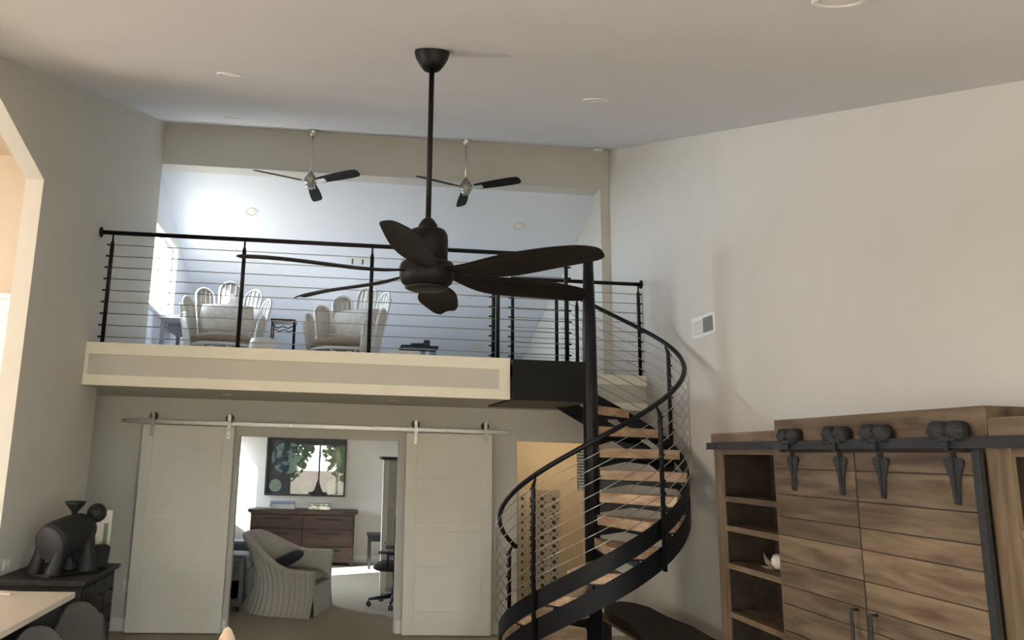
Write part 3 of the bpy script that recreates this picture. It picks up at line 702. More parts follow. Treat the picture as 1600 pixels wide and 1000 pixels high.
# ------------------------------------------------------------------ bench under the stair
bn = root('slab_bench', (2.78, 6.6, 0), 'dark live-edge slab bench under the spiral stair by the right wall', 'bench')
outl = [(2.46, 5.55), (2.50, 5.95), (2.47, 6.3), (2.52, 6.7), (2.50, 7.1), (2.56, 7.42), (2.68, 7.62), (2.82, 7.70), (2.93, 7.62), (3.0, 7.42), (2.99, 7.0), (3.04, 6.6), (3.01, 6.2), (3.05, 5.85), (3.03, 5.55), (2.9, 5.42), (2.6, 5.42)]
MB().prism(outl, .07, 'z', .435).build('seat_slab', M_bench, bn, bevel=.012)
MB().prism([(2.49, .435), (3.02, .435), (3.0, .40), (2.51, .40)], 1.9, 'y', 5.6).build('apron', wood('bench_edge', (.12, .07, .035), (.20, .12, .06), 1, .5, 10, .05), bn)
for x in (2.56, 2.95):
    for y in (5.7, 7.35): box('leg', M_bench, bn, x - .03, y - .04, 0, x + .03, y + .04, .40, .004)

# ------------------------------------------------------------------ left side: counter, console, sculpture, chairs
def pillow(name, mt, parent, M, sx, sy, th, local=False, n=14, puff=.55):
    """soft cushion: rounded slab, pinched at its corners"""
    def f(sgn):
        def g(u, v):
            a, b = 2 * u - 1, 2 * v - 1
            e = max(0, (1 - a ** 4) * (1 - b ** 4)) ** puff
            k = 1 - .06 * (a * b) ** 2
            return (sx / 2 * a * k, sy / 2 * b * k, sgn * th / 2 * e)
        return g
    b = MB().grid(f(1), n, n); b2 = MB().grid(f(-1), n, n); b2.f = [q[::-1] for q in b2.f]
    b.add(b2.v, b2.f, True)
    return b.xf(M).build(name, mt, parent, local)
def T(x, y, z): return Matrix.Translation((x, y, z))
def RX(a): return Matrix.Rotation(rad(a), 4, 'X')
def RY(a): return Matrix.Rotation(rad(a), 4, 'Y')
def RZ(a): return Matrix.Rotation(rad(a), 4, 'Z')

ct = root('breakfast_counter', (-1.95, 4.2, 0), 'pale stone counter with dark base in front of the archway', 'counter')
box('stone_top', M_stone, ct, XL + .002, 3.1, .885, -1.62, 5.385, .92, .003)
box('base_panel', M_dark, ct, XL + .002, 3.15, 0, -1.86, 5.33, .885)
box('end_panel', M_dark, ct, -1.86, 5.30, 0, -1.68, 5.33, .885)
box('support_panel', M_dark, ct, -1.86, 3.15, 0, -1.68, 3.18, .885)
pk = root('paper_packet', (-2.08, 5.22, .92), 'small white packet lying on the far end of the counter', 'packet')
MB().box(-.05, -.035, 0, .05, .035, .022).xf(T(-2.09, 5.18, .92) @ RZ(20)).build('packet', M_white, pk, bevel=.003)
MB().box(-.06, -.04, 0, .06, .04, .012).xf(T(-2.02, 5.29, .92) @ RZ(-12)).build('envelope', M_stone, pk, bevel=.002)

cn = root('console_cabinet', (-1.93, 6.0, 0), 'black-brown console cabinet with small knobbed drawers against the left wall', 'cabinet')
KX, KY0, KY1, KZ = -1.66, 5.60, 6.46, .95
box('carcass', M_console, cn, XL + .003, KY0 + .03, 0, KX, KY1 - .03, KZ - .035, .003)
MB().prism([(XL + .003, KZ - .035), (KX + .02, KZ - .035), (KX + .035, KZ - .018), (KX + .038, KZ - .008), (KX + .03, KZ), (XL + .003, KZ)], KY1 - KY0, 'y', KY0).build('moulded_top', M_console, cn, bevel=.004)
for i in range(3):
    y0 = KY0 + .06 + i * .25
    for z0, z1 in ((.70, .89), (.48, .67), (.26, .45), (.05, .23)):
        d = box('drawer', M_console, cn, KX, y0, z0, KX + .014, y0 + .225, z1, .004)
        MB().lathe([(.007, 0), (.007, .012), (.015, .018), (.013, .026), (.004, .029)], (KX + .014, y0 + .112, (z0 + z1) / 2), 12, rot_to((1, 0, 0))).build('knob', M_iron, d)

sp = root('drum_sculpture', (-1.95, 6.02, KZ), 'dark metal drum sculpture with funnel and ball on stubby legs', 'sculpture')
ax = Vector((.40, .86, .25)).normalized(); c0 = Vector((-1.945, 5.80, 1.165))
Md = rot_to(ax)
MB().lathe([(.10, -.02), (.128, -.008), (.138, .02), (.142, .08), (.135, .20), (.118, .30), (.085, .355), (.03, .37)], c0, 32, Md).build('drum', M_sculpt, sp)
MB().lathe([(.01, -.032), (.10, -.030), (.122, -.022), (.128, -.008)], c0, 32, Md).build('drum_face', mat('bronze_face', (.030, .030, .032), .5, 0, spec=.25, var=.15, scale=6), sp)
pf = c0 + ax * .20 + Vector((.0, 0, .128))
MB().lathe([(.022, -.03), (.018, .01), (.025, .03), (.060, .072), (.074, .095), (.070, .099), (.02, .06)], pf, 28).build('funnel', M_sculpt, sp)
MB().ball(c0 + ax * .385 + Vector((.035, 0, .088)), .070, 22, 14).build('ball', M_sculpt, sp)
for a, b, r1 in ((.03, -.085, .046), (.03, .085, .046), (.26, -.08, .055), (.26, .08, .055)):
    p = c0 + ax * a + Vector((-.90, .42, 0)) * b
    q = Vector((p.x + (-.05 if a < .1 else .03), p.y, KZ + .004)); md = (p + q) / 2
    MB().tube([p, md, q + Vector((0, 0, .02)), q], [r1, r1 * .95, r1 * 1.15, r1 * 1.25], 14).build('leg', M_sculpt, sp)
hb = c0 + ax * .30
MB().ball((hb.x + .0, hb.y + .01, KZ + .13), (.085, .085, .10), 18, 12).build('haunch', M_sculpt, sp)
MB().prism([(-.06, 0), (.06, 0), (.075, .15), (.05, .165), (-.05, .16)], .09, 'y', -.045).xf(T(-1.735, 6.21, KZ + .002) @ RZ(40)).build('block', M_sculpt, sp, bevel=.008)
MB().prism([(-.24, -.10), (.22, -.12), (.25, .10), (-.22, .12)], .012, 'z', 0).xf(T(-1.90, 5.98, KZ + .0005) @ RZ(66)).build('base_plate', M_sculpt, sp, bevel=.003)
fr = root('leaning_print', (-1.80, 6.42, KZ), 'small pale framed print with green stroke leaning behind the sculpture', 'picture')
Mf = T(-1.79, 6.415, KZ + .001) @ RZ(8) @ RX(-4)
MB().box(-.075, -.01, 0, .075, .004, .40).xf(Mf).build('board', mat('print_paper', (.58, .56, .50), .8), fr, bevel=.001)
MB().box(.02, -.013, .08, .052, -.010, .30).xf(Mf).build('green_stroke', mat('muted_green', (.16, .21, .15), .8, var=.2, scale=20), fr)

def shell_chair(x, y, rz, label):
    R = root('shell_chair', (x, y, 0), label, 'chair', 'grey shell chairs at the counter', rz=rz)
    # one-piece moulded seat and back, seat facing +x in its own frame
    prof = [(.24, .44), (.20, .455), (.08, .445), (-.08, .44), (-.17, .455), (-.215, .52), (-.235, .62), (-.25, .72), (-.265, .80), (-.275, .86)]
    n = len(prof)
    def f(u, v):
        t_ = u * (n - 1); i = min(int(t_), n - 2); k = t_ - i
        px = prof[i][0] * (1 - k) + prof[i + 1][0] * k; pz = prof[i][1] * (1 - k) + prof[i + 1][1] * k
        s = 2 * v - 1
        wd = .235 if u < .5 else .235 - .045 * ((u - .5) / .5) ** 2
        back = max(0, (u - .45) / .55)
        pz -= back ** 3 * (.11 * abs(s) ** 2.6)
        px += back * .05 * s * s
        pz += (1 - back) * .03 * s * s
        return (px, wd * s, pz)
    MB().grid(f, 30, 17).build('shell', M_shell, R, True, solid=.012, bevel=.0)
    for sx, sy in ((1, 1), (1, -1), (-1, 1), (-1, -1)):
        MB().tube([(.10 * sx, .12 * sy, .435), (.21 * sx, .20 * sy, 0.0)], [.014, .010], 10).build('leg', M_black, R, True)
    MB().tube([(.13, .14, .36), (-.13, -.14, .36)], .007, 8).build('brace', M_black, R, True)
    MB().tube([(.13, -.14, .36), (-.13, .14, .36)], .007, 8).build('brace', M_black, R, True)
    # dark band across the back
    return R
shell_chair(-1.36, 4.56, -.42, 'grey moulded shell chair backed against the pale counter')
shell_chair(-1.36, 5.27, -.42, 'grey moulded shell chair standing in front of the black console')

# sand upholstered chair whose back tip rises into the frame at the bottom
pc = root('upholstered_chair', (-.475, 3.75, 0), 'sand-coloured upholstered chair, only its peaked back top in view', 'chair')
def peak(u, v):
    s = 2 * u - 1; z = .42 + v * (.29 + .30 * math.exp(-(s / .28) ** 2))
    a = 2 * PI * 0
    return (-.475 + .27 * s, 3.98 + .02 * v, z)
bk = MB()
N_ = 33; rows = 14
for sgn in (1, -1):
    g = MB().grid(lambda u, v: (-.478 + .27 * (2 * u - 1), 4.0 + sgn * .045 * max(0, (1 - (2 * u - 1) ** 6)) ** .5 * max(0, 1 - v ** 5) ** .5, .40 + v * (.26 + .352 * math.exp(-((2 * u - 1) / .34) ** 2))), N_, rows)
    if sgn > 0: g.f = [q[::-1] for q in g.f]
    bk.add(g.v, g.f, True)
bk.build('backrest', M_peach, pc)
pillow('seat', M_peach, pc, T(-.478, 3.76, .44), .54, .50, .14)
box('seat_frame', M_dress, pc, -.72, 3.53, .33, -.236, 3.99, .37, .004)
for x in (-.69, -.266):
    for y in (3.56, 3.97): MB().tube([(x, y, .33), (x, y, 0)], [.022, .014], 10).build('leg', M_dress, pc)

# ------------------------------------------------------------------ study behind the barn doors
ds = root('dresser', (-.49, 13.55, 0), 'brown walnut dresser with six bar-handled drawers under the framed print', 'dresser')
DX0, DX1, DY, DZ = -1.37, .385, 13.33, .885
box('carcass', M_dress, ds, DX0 + .02, DY + .02, .05, DX1 - .02, BW - .02, DZ - .06, .004)
MB().prism([(DX0 - .03, DZ), (DX1 + .03, DZ), (DX1 + .03, DZ - .035), (DX1 - .01, DZ - .065), (DX0 + .01, DZ - .065), (DX0 - .03, DZ - .035)], BW - DY - .0, 'y', DY - .02).build('moulded_top', M_dress, ds, bevel=.004)
for x in (DX0 + .05, DX1 - .05):
    for y in (DY + .05, BW - .06): box('foot', M_dress, ds, x - .03, y - .03, 0, x + .03, y + .03, .05)
for z0, z1 in ((.60, .80), (.33, .57), (.07, .30)):
    for x0, x1 in ((DX0 + .04, -.50), (-.485, DX1 - .04)):
        d = box('drawer', M_dress, ds, x0, DY, z0, x1, DY + .02, z1, .004)
        xm = (x0 + x1) / 2
        MB().tube([(xm - .2, DY, z1 - .06), (xm - .2, DY - .025, z1 - .06), (xm + .2, DY - .025, z1 - .06), (xm + .2, DY, z1 - .06)], .008, 8).build('handle', M_iron, d)
ap = root('framed_print', (-.50, BW, 1.09), 'large black-framed print of pale discs with window reflections', 'picture')
AX0, AX1, AZ0, AZ1 = -1.19, .19, 1.085, 2.065
for x0, x1, z0, z1 in ((AX0, AX0 + .03, AZ0, AZ1), (AX1 - .03, AX1, AZ0, AZ1), (AX0 + .03, AX1 - .03, AZ0, AZ0 + .03), (AX0 + .03, AX1 - .03, AZ1 - .03, AZ1)):
    box('frame_bar', M_mesh, ap, x0, BW - .035, z0, x1, BW - .001, z1, .002)
box('print_sheet', M_art, ap, AX0 + .03, BW - .012, AZ0 + .03, AX1 - .03, BW - .008, AZ1 - .03)
M_disc = mat('teal_map_disc', (.020, .045, .065), .8, col2=(.19, .25, .24), scale=7, thr=(.47, .52), detail=6)
M_disc2 = mat('pale_disc', (.23, .27, .22), .8, var=.15, scale=30)
M_disc3 = mat('olive_disc', (.10, .11, .08), .8, var=.3, scale=12)
for x, z, r_, mt_ in ((-.83, 1.72, .27, M_disc), (-.16, 1.70, .27, M_disc3), (-1.01, 1.25, .105, M_disc2), (-.50, 1.245, .12, M_disc3), (-.03, 1.25, .115, M_disc2)):
    MB().lathe([(r_, 0), (r_, .001)], (x, BW - .0125, z), 48, rot_to((0, -1, 0))).build('printed_disc', mt_, ap)
box('cover_glass', M_pglass, ap, AX0 + .03, BW - .026, AZ0 + .03, AX1 - .03, BW - .022, AZ1 - .03)
bx = root('keepsake_box', (-.86, 13.5, DZ), 'pale blue fabric box at the left on the dresser', 'box')
MB().box(-1.07, 13.42, DZ, -.64, 13.62, DZ + .085).build('box_body', mat('blue_white_fabric', (.30, .34, .43), .9, col2=(.62, .62, .62), scale=6), bx, bevel=.015)
MB().box(-1.06, 13.425, DZ + .086, -.65, 13.615, DZ + .125).build('box_lid', mat('slate_blue_fabric', (.22, .26, .36), .9, var=.15, scale=10), bx, bevel=.015)
b2 = root('silver_box', (-.23, 13.5, DZ), 'low silver box at the right on the dresser', 'box')
MB().box(-.42, 13.42, DZ, -.05, 13.60, DZ + .07).build('box_body', mat('mottled_silver', (.30, .29, .25), .35, .6, col2=(.75, .72, .64), scale=14, thr=(.45, .6)), b2, bevel=.008)
MB().box(-.425, 13.415, DZ + .071, -.045, 13.605, DZ + .10).build('box_lid', mat('mottled_silver', (.3, .3, .3)), b2, bevel=.008)

# wicker armchair: barrel shell turned towards the right
def wicker_chair(loc, rz):
    R = root('wicker_armchair', loc, 'grey wicker barrel armchair with flared skirt in the barn door opening', 'armchair', rz=rz)
    # plan: U shape open to +x ; parameter u runs along the U from near arm tip to far arm tip
    def plan(u, off):
        # straight arms then half circle at the back
        La, Rr = .42, .36 + off; tot = 2 * La + PI * .36; s = u * tot
        if s < La: return Vector((.38 - s, -Rr, 0)), Vector((0, -1, 0))
        if s > La + PI * .36:
            k = s - La - PI * .36; return Vector((.38 - La + k, Rr, 0)), Vector((0, 1, 0))
        a = (s - La) / .36; d = Vector((-math.sin(a), -math.cos(a), 0))
        return Vector((.38 - La, 0, 0)) + d * Rr, d
    def top(u):
        k = 1 - abs(2 * u - 1)          # 0 at arm tips, 1 at the back
        e = min(1, max(0, (k - .25) / .6)); e = e * e * (3 - 2 * e)
        return .50 + .16 * u * u * (3 - 2 * u) + (.37 - .16 * u) * e
    def lean(u): return .20 * max(0, 1 - abs(2 * u - 1) * 1.35) ** .8
    nu, nv = 320, 26
    def f(u, v):
        h = top(u); rib = .014 * max(0, math.sin(u * 2 * PI * 32)) ** .6
        p0, d = plan(u, 0)
        if v < .55:                     # outside, flared at the foot
            k = v / .55; z = .005 + (h - .05) * k
            fl = .11 * (1 - k) ** 3 + .015 * math.sin(PI * k) * -1 + .05 * k ** 4
            if .66 < k < .70: rib = .012
            p, _ = plan(u, fl + rib)
            return (p.x - lean(u) * k * k, p.y, z)
        if v < .75:                     # rolled rim
            a = (v - .55) / .2 * PI; r_ = .055
            p, _ = plan(u, .05 - r_ + r_ * math.cos(a) + rib * .5)
            return (p.x - lean(u), p.y, h - .05 + r_ * math.sin(a))
        k = (v - .75) / .25
        p, _ = plan(u, -.06 - .02 * k)
        return (p.x - lean(u) * (1 - k), p.y, (h - .05) * (1 - k) + .34 * k)
    b = MB().grid(f, nu, nv)
    b.build('woven_shell', M_wicker, R, True)
    # arm fronts
    for s in (0, 1):
        pts = [f(s, j / 25) for j in range(26)]
        MB().add(pts, [tuple(range(26)) if s == 0 else tuple(range(26))[::-1]]).build('arm_front', M_wicker, R, True)
    MB().prism([(.36, -.33), (.38, -.28), (.38, .28), (.36, .33), (-.05, .30), (-.25, .2), (-.32, 0), (-.25, -.2), (-.05, -.30)], .03, 'z', .30).build('seat_deck', M_wicker, R, True)
    MB().grid(lambda u, v: (.375 + .02 * (1 - v) + .006 * (math.sin(u * 2 * PI * 14) > .2), -.34 + .68 * u, .005 + v * .31), 80, 6).build('front_apron', M_wicker, R, True)
    pillow('seat_cushion', mat('oatmeal_cushion', (.26, .235, .19), .9, var=.1, scale=40, bump=.3), R, T(.06, 0, .385), .62, .58, .15, True)
    return R
wicker_chair((-.45, 9.75, 0), rad(-16))
cu = root('dark_cushion', (-.60, 9.62, .47), 'charcoal throw cushion lying in the wicker armchair', 'cushion')
pillow('cover', M_navy, cu, T(-.52, 9.72, .565) @ RZ(-16) @ RY(-28), .36, .40, .13)
# sofa along the study side wall
so = root('grey_sofa', (-1.45, 10.7, 0), 'dark grey sofa behind the wicker armchair along the study wall', 'sofa')
box('base', M_grey, so, -1.86, 9.55, .06, -1.0, 11.35, .38, .03)
box('backrest', M_grey, so, -1.86, 9.55, .36, -1.62, 11.35, .80, .05)
for y in (9.55, 11.13): box('arm', M_grey, so, -1.86, y, .10, -1.0, y + .22, .62, .05)
for y in (9.79, 10.46): pillow('seat_cushion', M_grey, so, T(-1.31, y + .32, .43), .64, .66, .17)
for x in (-1.8, -1.06):
    for y in (9.62, 11.28): MB().tube([(x, y, 0), (x, y, .08)], .02, 8).build('foot', M_mesh, so)
# side table beside the dresser
stb = root('black_side_table', (.76, 13.3, 0), 'small black side table right of the dresser', 'table')
box('top', M_mesh, stb, .58, 13.05, .50, 1.0, 13.5, .535, .003); box('apron', M_mesh, stb, .60, 13.07, .43, .98, 13.48, .50)
for x in (.60, .94):
    for y in (13.07, 13.44): box('leg', M_mesh, stb, x, y, 0, x + .04, y + .04, .43)
# tall aged white cupboard
ar = root('white_cupboard', (1.1, 11.0, 0), 'tall distressed white cupboard with dark top behind the office chair', 'cupboard')
box('carcass', M_cream, ar, .68, 10.72, .06, 1.5, 11.25, 1.76, .003)
box('corner_post', M_distress, ar, .655, 10.66, 0, .735, 10.74, 1.76, .004); box('corner_post', M_distress, ar, 1.44, 10.66, 0, 1.52, 10.74, 1.76, .004)
box('dark_top', M_mesh, ar, .63, 10.64, 1.76, 1.55, 11.27, 1.80, .003)
dd = box('upper_door', M_cream, ar, .74, 10.69, 1.12, 1.435, 10.72, 1.74, .002)
for x0, x1, z0, z1 in ((.76, .82, 1.14, 1.72), (1.355, 1.415, 1.14, 1.72), (.82, 1.355, 1.14, 1.20), (.82, 1.355, 1.66, 1.72)): box('door_moulding', M_cream, dd, x0, 10.68, z0, x1, 10.69, z1, .002)
dl = box('glazed_door', M_cream, ar, .74, 10.69, .12, 1.435, 10.72, 1.09, .002)
box('dark_pane', mat('dim_glass', (.06, .06, .055), .2), dl, .83, 10.684, .62, 1.345, 10.69, 1.02)
for x0, x1, z0, z1 in ((.79, .83, .58, 1.06), (1.345, 1.385, .58, 1.06), (.83, 1.345, .58, .62), (.83, 1.345, 1.02, 1.06)): box('glazing_bar', M_cream, dl, x0, 10.676, z0, x1, 10.69, z1, .002)
# office chair
OX = .79
oc = root('office_chair', (OX, 10.05, 0), 'black swivel office chair half hidden by the right barn door', 'office chair')
for k in range(5):
    a = rad(188 + 72 * k); ex, ey = OX + .31 * math.cos(a), 10.05 + .31 * math.sin(a)
    l = MB().tube([(OX, 10.05, .12), (ex, ey, .085)], [.03, .016], 10).build('star_leg', M_mesh, oc)
    MB().tube([(ex, ey, .088), (ex, ey, .05)], .008, 8).build('caster_stem', M_mesh, l)
    for s in (-.016, .016):
        MB().lathe([(.026, -.009), (.03, -.006), (.03, .006), (.026, .009)], (ex - s * math.sin(a), ey + s * math.cos(a), .031), 16, rot_to((-math.sin(a), math.cos(a), 0))).build('caster_wheel', M_mesh, l)
MB().tube([(OX, 10.05, .10), (OX, 10.05, .25), (OX, 10.05, .26), (OX, 10.05, .43)], [.03, .03, .018, .018], 14).build('gas_lift', M_mesh, oc)
pillow('seat', M_mesh, oc, T(OX, 10.05, .47) @ RZ(168), .50, .50, .11)
Mo = T(OX, 10.05, 0) @ RZ(168)
MB().grid(lambda u, v: (-.235 - .05 * (1 - (2 * v - 1) ** 2) * .5 - .06 * u, (.22 - .03 * u ** 3) * (2 * v - 1), .55 + .55 * u), 14, 11).xf(Mo).build('backrest', M_mesh, oc, solid=.04)
MB().tube([(-.05, 0, .44), (-.25, 0, .46), (-.30, 0, .6), (-.29, 0, .75)], .022, 8).xf(Mo).build('back_post', M_mesh, oc)
pillow('headrest', M_mesh, oc, Mo @ T(-.31, 0, 1.2) @ RY(80), .13, .26, .07)
for s in (-1, 1):
    MB().tube([(.05, .2 * s, .45), (.05, .29 * s, .46), (.04, .29 * s, .64), (-.12, .28 * s, .66), (.16, .28 * s, .66)], .018, 8).xf(Mo).build('armrest', M_mesh, oc)

# ------------------------------------------------------------------ hallway: perforated screen and louvred strip
def holey(nx, nz, c, r):
    b = MB(); n = 12
    for i in range(nx):
        for j in range(nz):
            x0, z0 = i * c, j * c; cx, cz = x0 + c / 2, z0 + c / 2
            sq = []
            for k in range(n):
                a = 2 * PI * k / n; dx, dz = math.cos(a), math.sin(a); q = c / 2 / max(abs(dx), abs(dz)); sq.append((cx + dx * q, cz + dz * q))
            for y in (0, .02):
                vs = [(x, y, z) for x, z in sq] + [(cx + r * math.cos(2 * PI * k / n), y, cz + r * math.sin(2 * PI * k / n)) for k in range(n)]
                fs = [(k, (k + 1) % n, n + (k + 1) % n, n + k) for k in range(n)]
                b.add(vs, fs if y == 0 else [f[::-1] for f in fs])
            vs = [(cx + r * math.cos(2 * PI * k / n), y, cz + r * math.sin(2 * PI * k / n)) for y in (0, .02) for k in range(n)]
            b.add(vs, [(k, n + k, n + (k + 1) % n, (k + 1) % n) for k in range(n)])
    return b
M_scr = mat('screen_paint', (.42, .37, .29), .7, var=.05, scale=20)
psn = root('perforated_screen', (2.5, 9.35, 0), 'cream folding screen pierced with rows of round holes in the hallway', 'screen')
for x, y, a in ((2.165, 9.22, 32), (2.415, 9.375, -14)):
    Mp = T(x, y, 0) @ RZ(a)
    w_, h_ = .29, 1.47
    p = MB().box(0, 0, 0, .03, .022, h_).box(w_ - .03, 0, 0, w_, .022, h_).box(.03, 0, h_ - .06, w_ - .03, .022, h_).box(.03, 0, 0, w_ - .03, .022, .05).box(w_ / 2 - .025, 0, .05, w_ / 2 + .025, .022, h_ - .06).xf(Mp).build('screen_frame', M_scr, psn)
    for ox in (.03, w_ / 2 + .025):
        MB().box(ox, .024, .05, ox + .09, .03, h_ - .06).xf(Mp).build('hole_dark_sheet', mat('hole_dark_brown', (.07, .052, .038), .8), p)  # dark sheet added behind the holes to stand in for their shade
        holey(1, 15, .09, .024).xf(Mp @ T(ox, .001, .06)).build('pierced_panel', M_scr, p)
lg = root('louvred_strip', (2.76, 8.64, 1.45), 'narrow white louvred strip beside the stair pole', 'louvre')
box('backing', M_gap, lg, 2.70, 8.62, 1.50, 2.775, 8.64, 1.96)
for i in range(14): box('slat', M_white, lg, 2.70, 8.60, 1.505 + .0325 * i, 2.775, 8.62, 1.525 + .0325 * i)

# ------------------------------------------------------------------ loft furniture
def petal_chair(loc, rz, label, cushion_mat):
    R = root('petal_chair', loc, label, 'armchair', 'white rattan petal chairs on the loft', rz=rz)
    # seat faces -y in its own frame; petals stand around a horseshoe
    spec = [(0, 1.23, .14), (31, 1.12, .128), (-31, 1.10, .128), (60, .96, .115), (-60, .94, .115), (88, .80, .10), (-88, .80, .10), (114, .66, .09), (-114, .66, .09)]
    for a, h, hw in spec:
        A = rad(a); c = Vector((math.sin(A) * .42, math.cos(A) * .38, 0))
        out = Vector((math.sin(A), math.cos(A), 0)); tan = Vector((math.cos(A), -math.sin(A), 0))
        lean = .20
        def P(s, z): return c + tan * s * (.78 + .22 * z / h) + out * (lean * (z - .2) * (.6 + .4 * z)) + Vector((0, 0, z))
        zb = .10; zc_ = h - hw
        path = [P(-hw * .8, zb), P(-hw * .9, (zb + zc_) / 2)] + [P(-hw * math.cos(PI * k / 10), zc_ + hw * math.sin(PI * k / 10)) for k in range(11)] + [P(hw * .9, (zb + zc_) / 2), P(hw * .8, zb)]
        p = MB().tube(path, .014, 8).build('petal', M_rattan, R, True)
        rods = MB()
        for s in (-.5, 0, .5):
            rods.tube([P(hw * s, zb), P(hw * s, zc_), P(hw * s, zc_ + hw * math.sqrt(1 - s * s) - .01)], .0075, 6)
        rods.build('petal_rods', M_rattan, p, True)
        g = MB().grid(lambda u, v: P((2 * u - 1) * hw * .93, zb + v * (zc_ + hw * math.sqrt(max(0, 1 - ((2 * u - 1) * .97) ** 2)) - zb - .008)) + out * .006, 9, 8)
        g.build('woven_fill', M_rattan_in, p, True, solid=.004)
    MB().tube([(.36 * math.cos(2 * PI * k / 28), -.04 + .36 * math.sin(2 * PI * k / 28), .30) for k in range(28)], .018, 8, closed=True).build('seat_ring', M_rattan, R, True)
    MB().tube([(.36 * math.cos(2 * PI * k / 28), -.04 + .36 * math.sin(2 * PI * k / 28), .05) for k in range(28)], .016, 8, closed=True).build('base_ring', M_rattan, R, True)
    MB().lathe([(.35, .285), (.35, .30), (.01, .302)], (0, -.04, 0), 28).build('seat_deck', M_rattan_in, R, True)
    for k in range(8):
        a = 2 * PI * k / 8 + .2
        MB().tube([(.36 * math.cos(a), -.04 + .36 * math.sin(a), .0), (.36 * math.cos(a), -.04 + .36 * math.sin(a), .30)], .013, 8).build('leg', M_rattan, R, True)
    for k in range(6):
        a = PI + PI * (k + .5) / 6; cx, cy = .365 * math.cos(a), -.04 + .365 * math.sin(a)
        tx, ty = -math.sin(a), math.cos(a)
        MB().tube([(cx + tx * .07 * math.cos(2 * PI * q / 16), cy + ty * .07 * math.cos(2 * PI * q / 16), .19 + .07 * math.sin(2 * PI * q / 16)) for q in range(16)], .008, 6, closed=True).build('scroll_ring', M_rattan, R, True)
    def cush(u, v):
        a = 2 * PI * u; rr = .37 * min(1, math.sin(PI * v) ** .35)
        return (rr * math.cos(a), -.05 + rr * math.sin(a), .37 - .065 * math.cos(PI * v))
    MB().grid(cush, 32, 14, cu=True).build('seat_cushion', cushion_mat, R, True)
    pillow('back_cushion', M_quilt, R, T(0, .24, .66) @ RX(68), .66, .48, .17, True)
    return R
petal_chair((-1.40, 9.32, ZF), rad(4), 'white rattan petal chair with brown cushion beside the loft window', M_tan)
petal_chair((.03, 9.32, ZF), rad(-30), 'white rattan petal chair turned left, behind the fan blade', M_tan)
# black iron side table
it = root('iron_table', (-.70, 9.36, ZF), 'small black iron side table between the two petal chairs', 'table')
MB().prism([(-.85, 9.22), (-.55, 9.22), (-.55, 9.52), (-.85, 9.52)], .022, 'z', ZF + .635).build('top', M_black, it, bevel=.004)
for x in (-.83, -.57):
    for y in (9.24, 9.50): MB().tube([(x, y, ZF), (x, y, ZF + .635)], .009, 8).build('leg', M_black, it)
for y in (9.24, 9.50):
    MB().tube([(-.83, y, ZF + .58), (-.76, y, ZF + .545), (-.70, y, ZF + .57), (-.64, y, ZF + .545), (-.57, y, ZF + .58)], .007, 6).build('scroll_bar', M_black, it)
MB().tube([(-.83, 9.24, ZF + .2), (-.57, 9.50, ZF + .2)], .007, 6).build('cross_bar', M_black, it); MB().tube([(-.57, 9.24, ZF + .2), (-.83, 9.50, ZF + .2)], .007, 6).build('cross_bar', M_black, it)
# low white pouffe
po = root('white_pouffe', (-.86, 8.62, ZF), 'low white pouffe between left petal chair and iron table', 'pouffe')
MB().lathe([(.13, 0), (.15, .03), (.15, .27), (.13, .32), (.02, .335)], (-.86, 8.62, ZF), 28).build('cover', M_white, po)
MB().lathe([(.152, .16), (.154, .17), (.152, .18)], (-.86, 8.62, ZF), 28).build('seam', M_quilt, po)
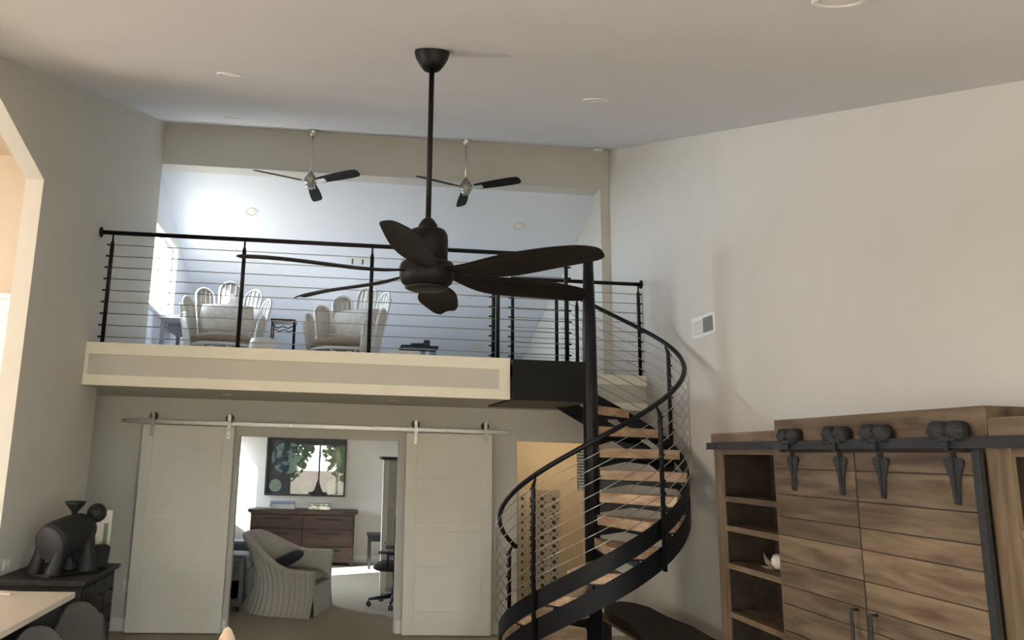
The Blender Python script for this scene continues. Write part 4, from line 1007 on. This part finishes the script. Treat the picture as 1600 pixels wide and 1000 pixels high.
# writing desk below the window
dk = root('white_desk', (-2.05, 10.3, ZF), 'white desk with grey legs under the loft window', 'desk')
box('top', mat('pale_desk_top', (.50, .50, .51), .5), dk, -2.30, 9.75, ZF + .70, -1.80, 10.85, ZF + .735, .004)
M_dleg = mat('grey_metal', (.22, .22, .25), .5)
for x in (-2.26, -1.87):
    for y in (9.80, 10.77): box('leg', M_dleg, dk, x, y, ZF, x + .045, y + .045, ZF + .70)
box('drawer_box', M_dleg, dk, -2.25, 10.2, ZF + .60, -1.84, 10.75, ZF + .70); box('foot_bar', M_dleg, dk, -2.26, 10.79, ZF + .12, -1.85, 10.81, ZF + .16)
tw = root('desk_basket', (-2.0, 10.0, ZF), 'small white storage box under the white desk', 'box')
MB().box(-2.2, 9.86, ZF + .002, -1.93, 10.16, ZF + .24).build('body', M_white, tw, bevel=.01); MB().box(-2.21, 9.85, ZF + .242, -1.92, 10.17, ZF + .27).build('lid', M_lens, tw, bevel=.006)
# clear tub and white box behind the railing
tb = root('clear_tub', (.90, 8.75, ZF), 'clear plastic tub with dark rim behind the loft railing', 'storage tub')
def ring(x0, y0, x1, y1, z0, z1, w_): return MB().box(x0, y0, z0, x1, y0 + w_, z1).box(x0, y1 - w_, z0, x1, y1, z1).box(x0, y0 + w_, z0, x0 + w_, y1 - w_, z1).box(x1 - w_, y0 + w_, z0, x1, y1 - w_, z1)
ring(.70, 8.60, 1.08, 8.90, ZF + .004, ZF + .29, .006).build('sides', M_tank, tb); box('bottom', M_tank, tb, .70, 8.60, ZF, 1.08, 8.90, ZF + .004)
ring(.68, 8.58, 1.10, 8.92, ZF + .29, ZF + .315, .02).build('rim', M_navy, tb)
box('label_card', M_white, tb, .955, 8.592, ZF + .02, 1.0, 8.598, ZF + .25)
box('lid', M_tank, tb, .70, 8.60, ZF + .315, 1.08, 8.90, ZF + .322)
tl = root('black_tool', (.90, 8.75, ZF + .322), 'black hand tool lying on the clear tub', 'tool')
MB().tube([(.80, 8.75, ZF + .342), (.96, 8.75, ZF + .345)], [.018, .022], 10).build('handle', M_mesh, tl); MB().box(.95, 8.72, ZF + .323, 1.02, 8.78, ZF + .40).build('head', M_mesh, tl, bevel=.008)
wbx = root('white_carton', (.69, 8.28, ZF), 'flat white carton in front of the clear tub', 'box')
MB().box(.52, 8.20, ZF, .86, 8.42, ZF + .20).build('carton', M_white, wbx, bevel=.004); MB().box(.52, 8.30, ZF + .1995, .86, 8.32, ZF + .2015).build('tape', M_quilt, wbx)
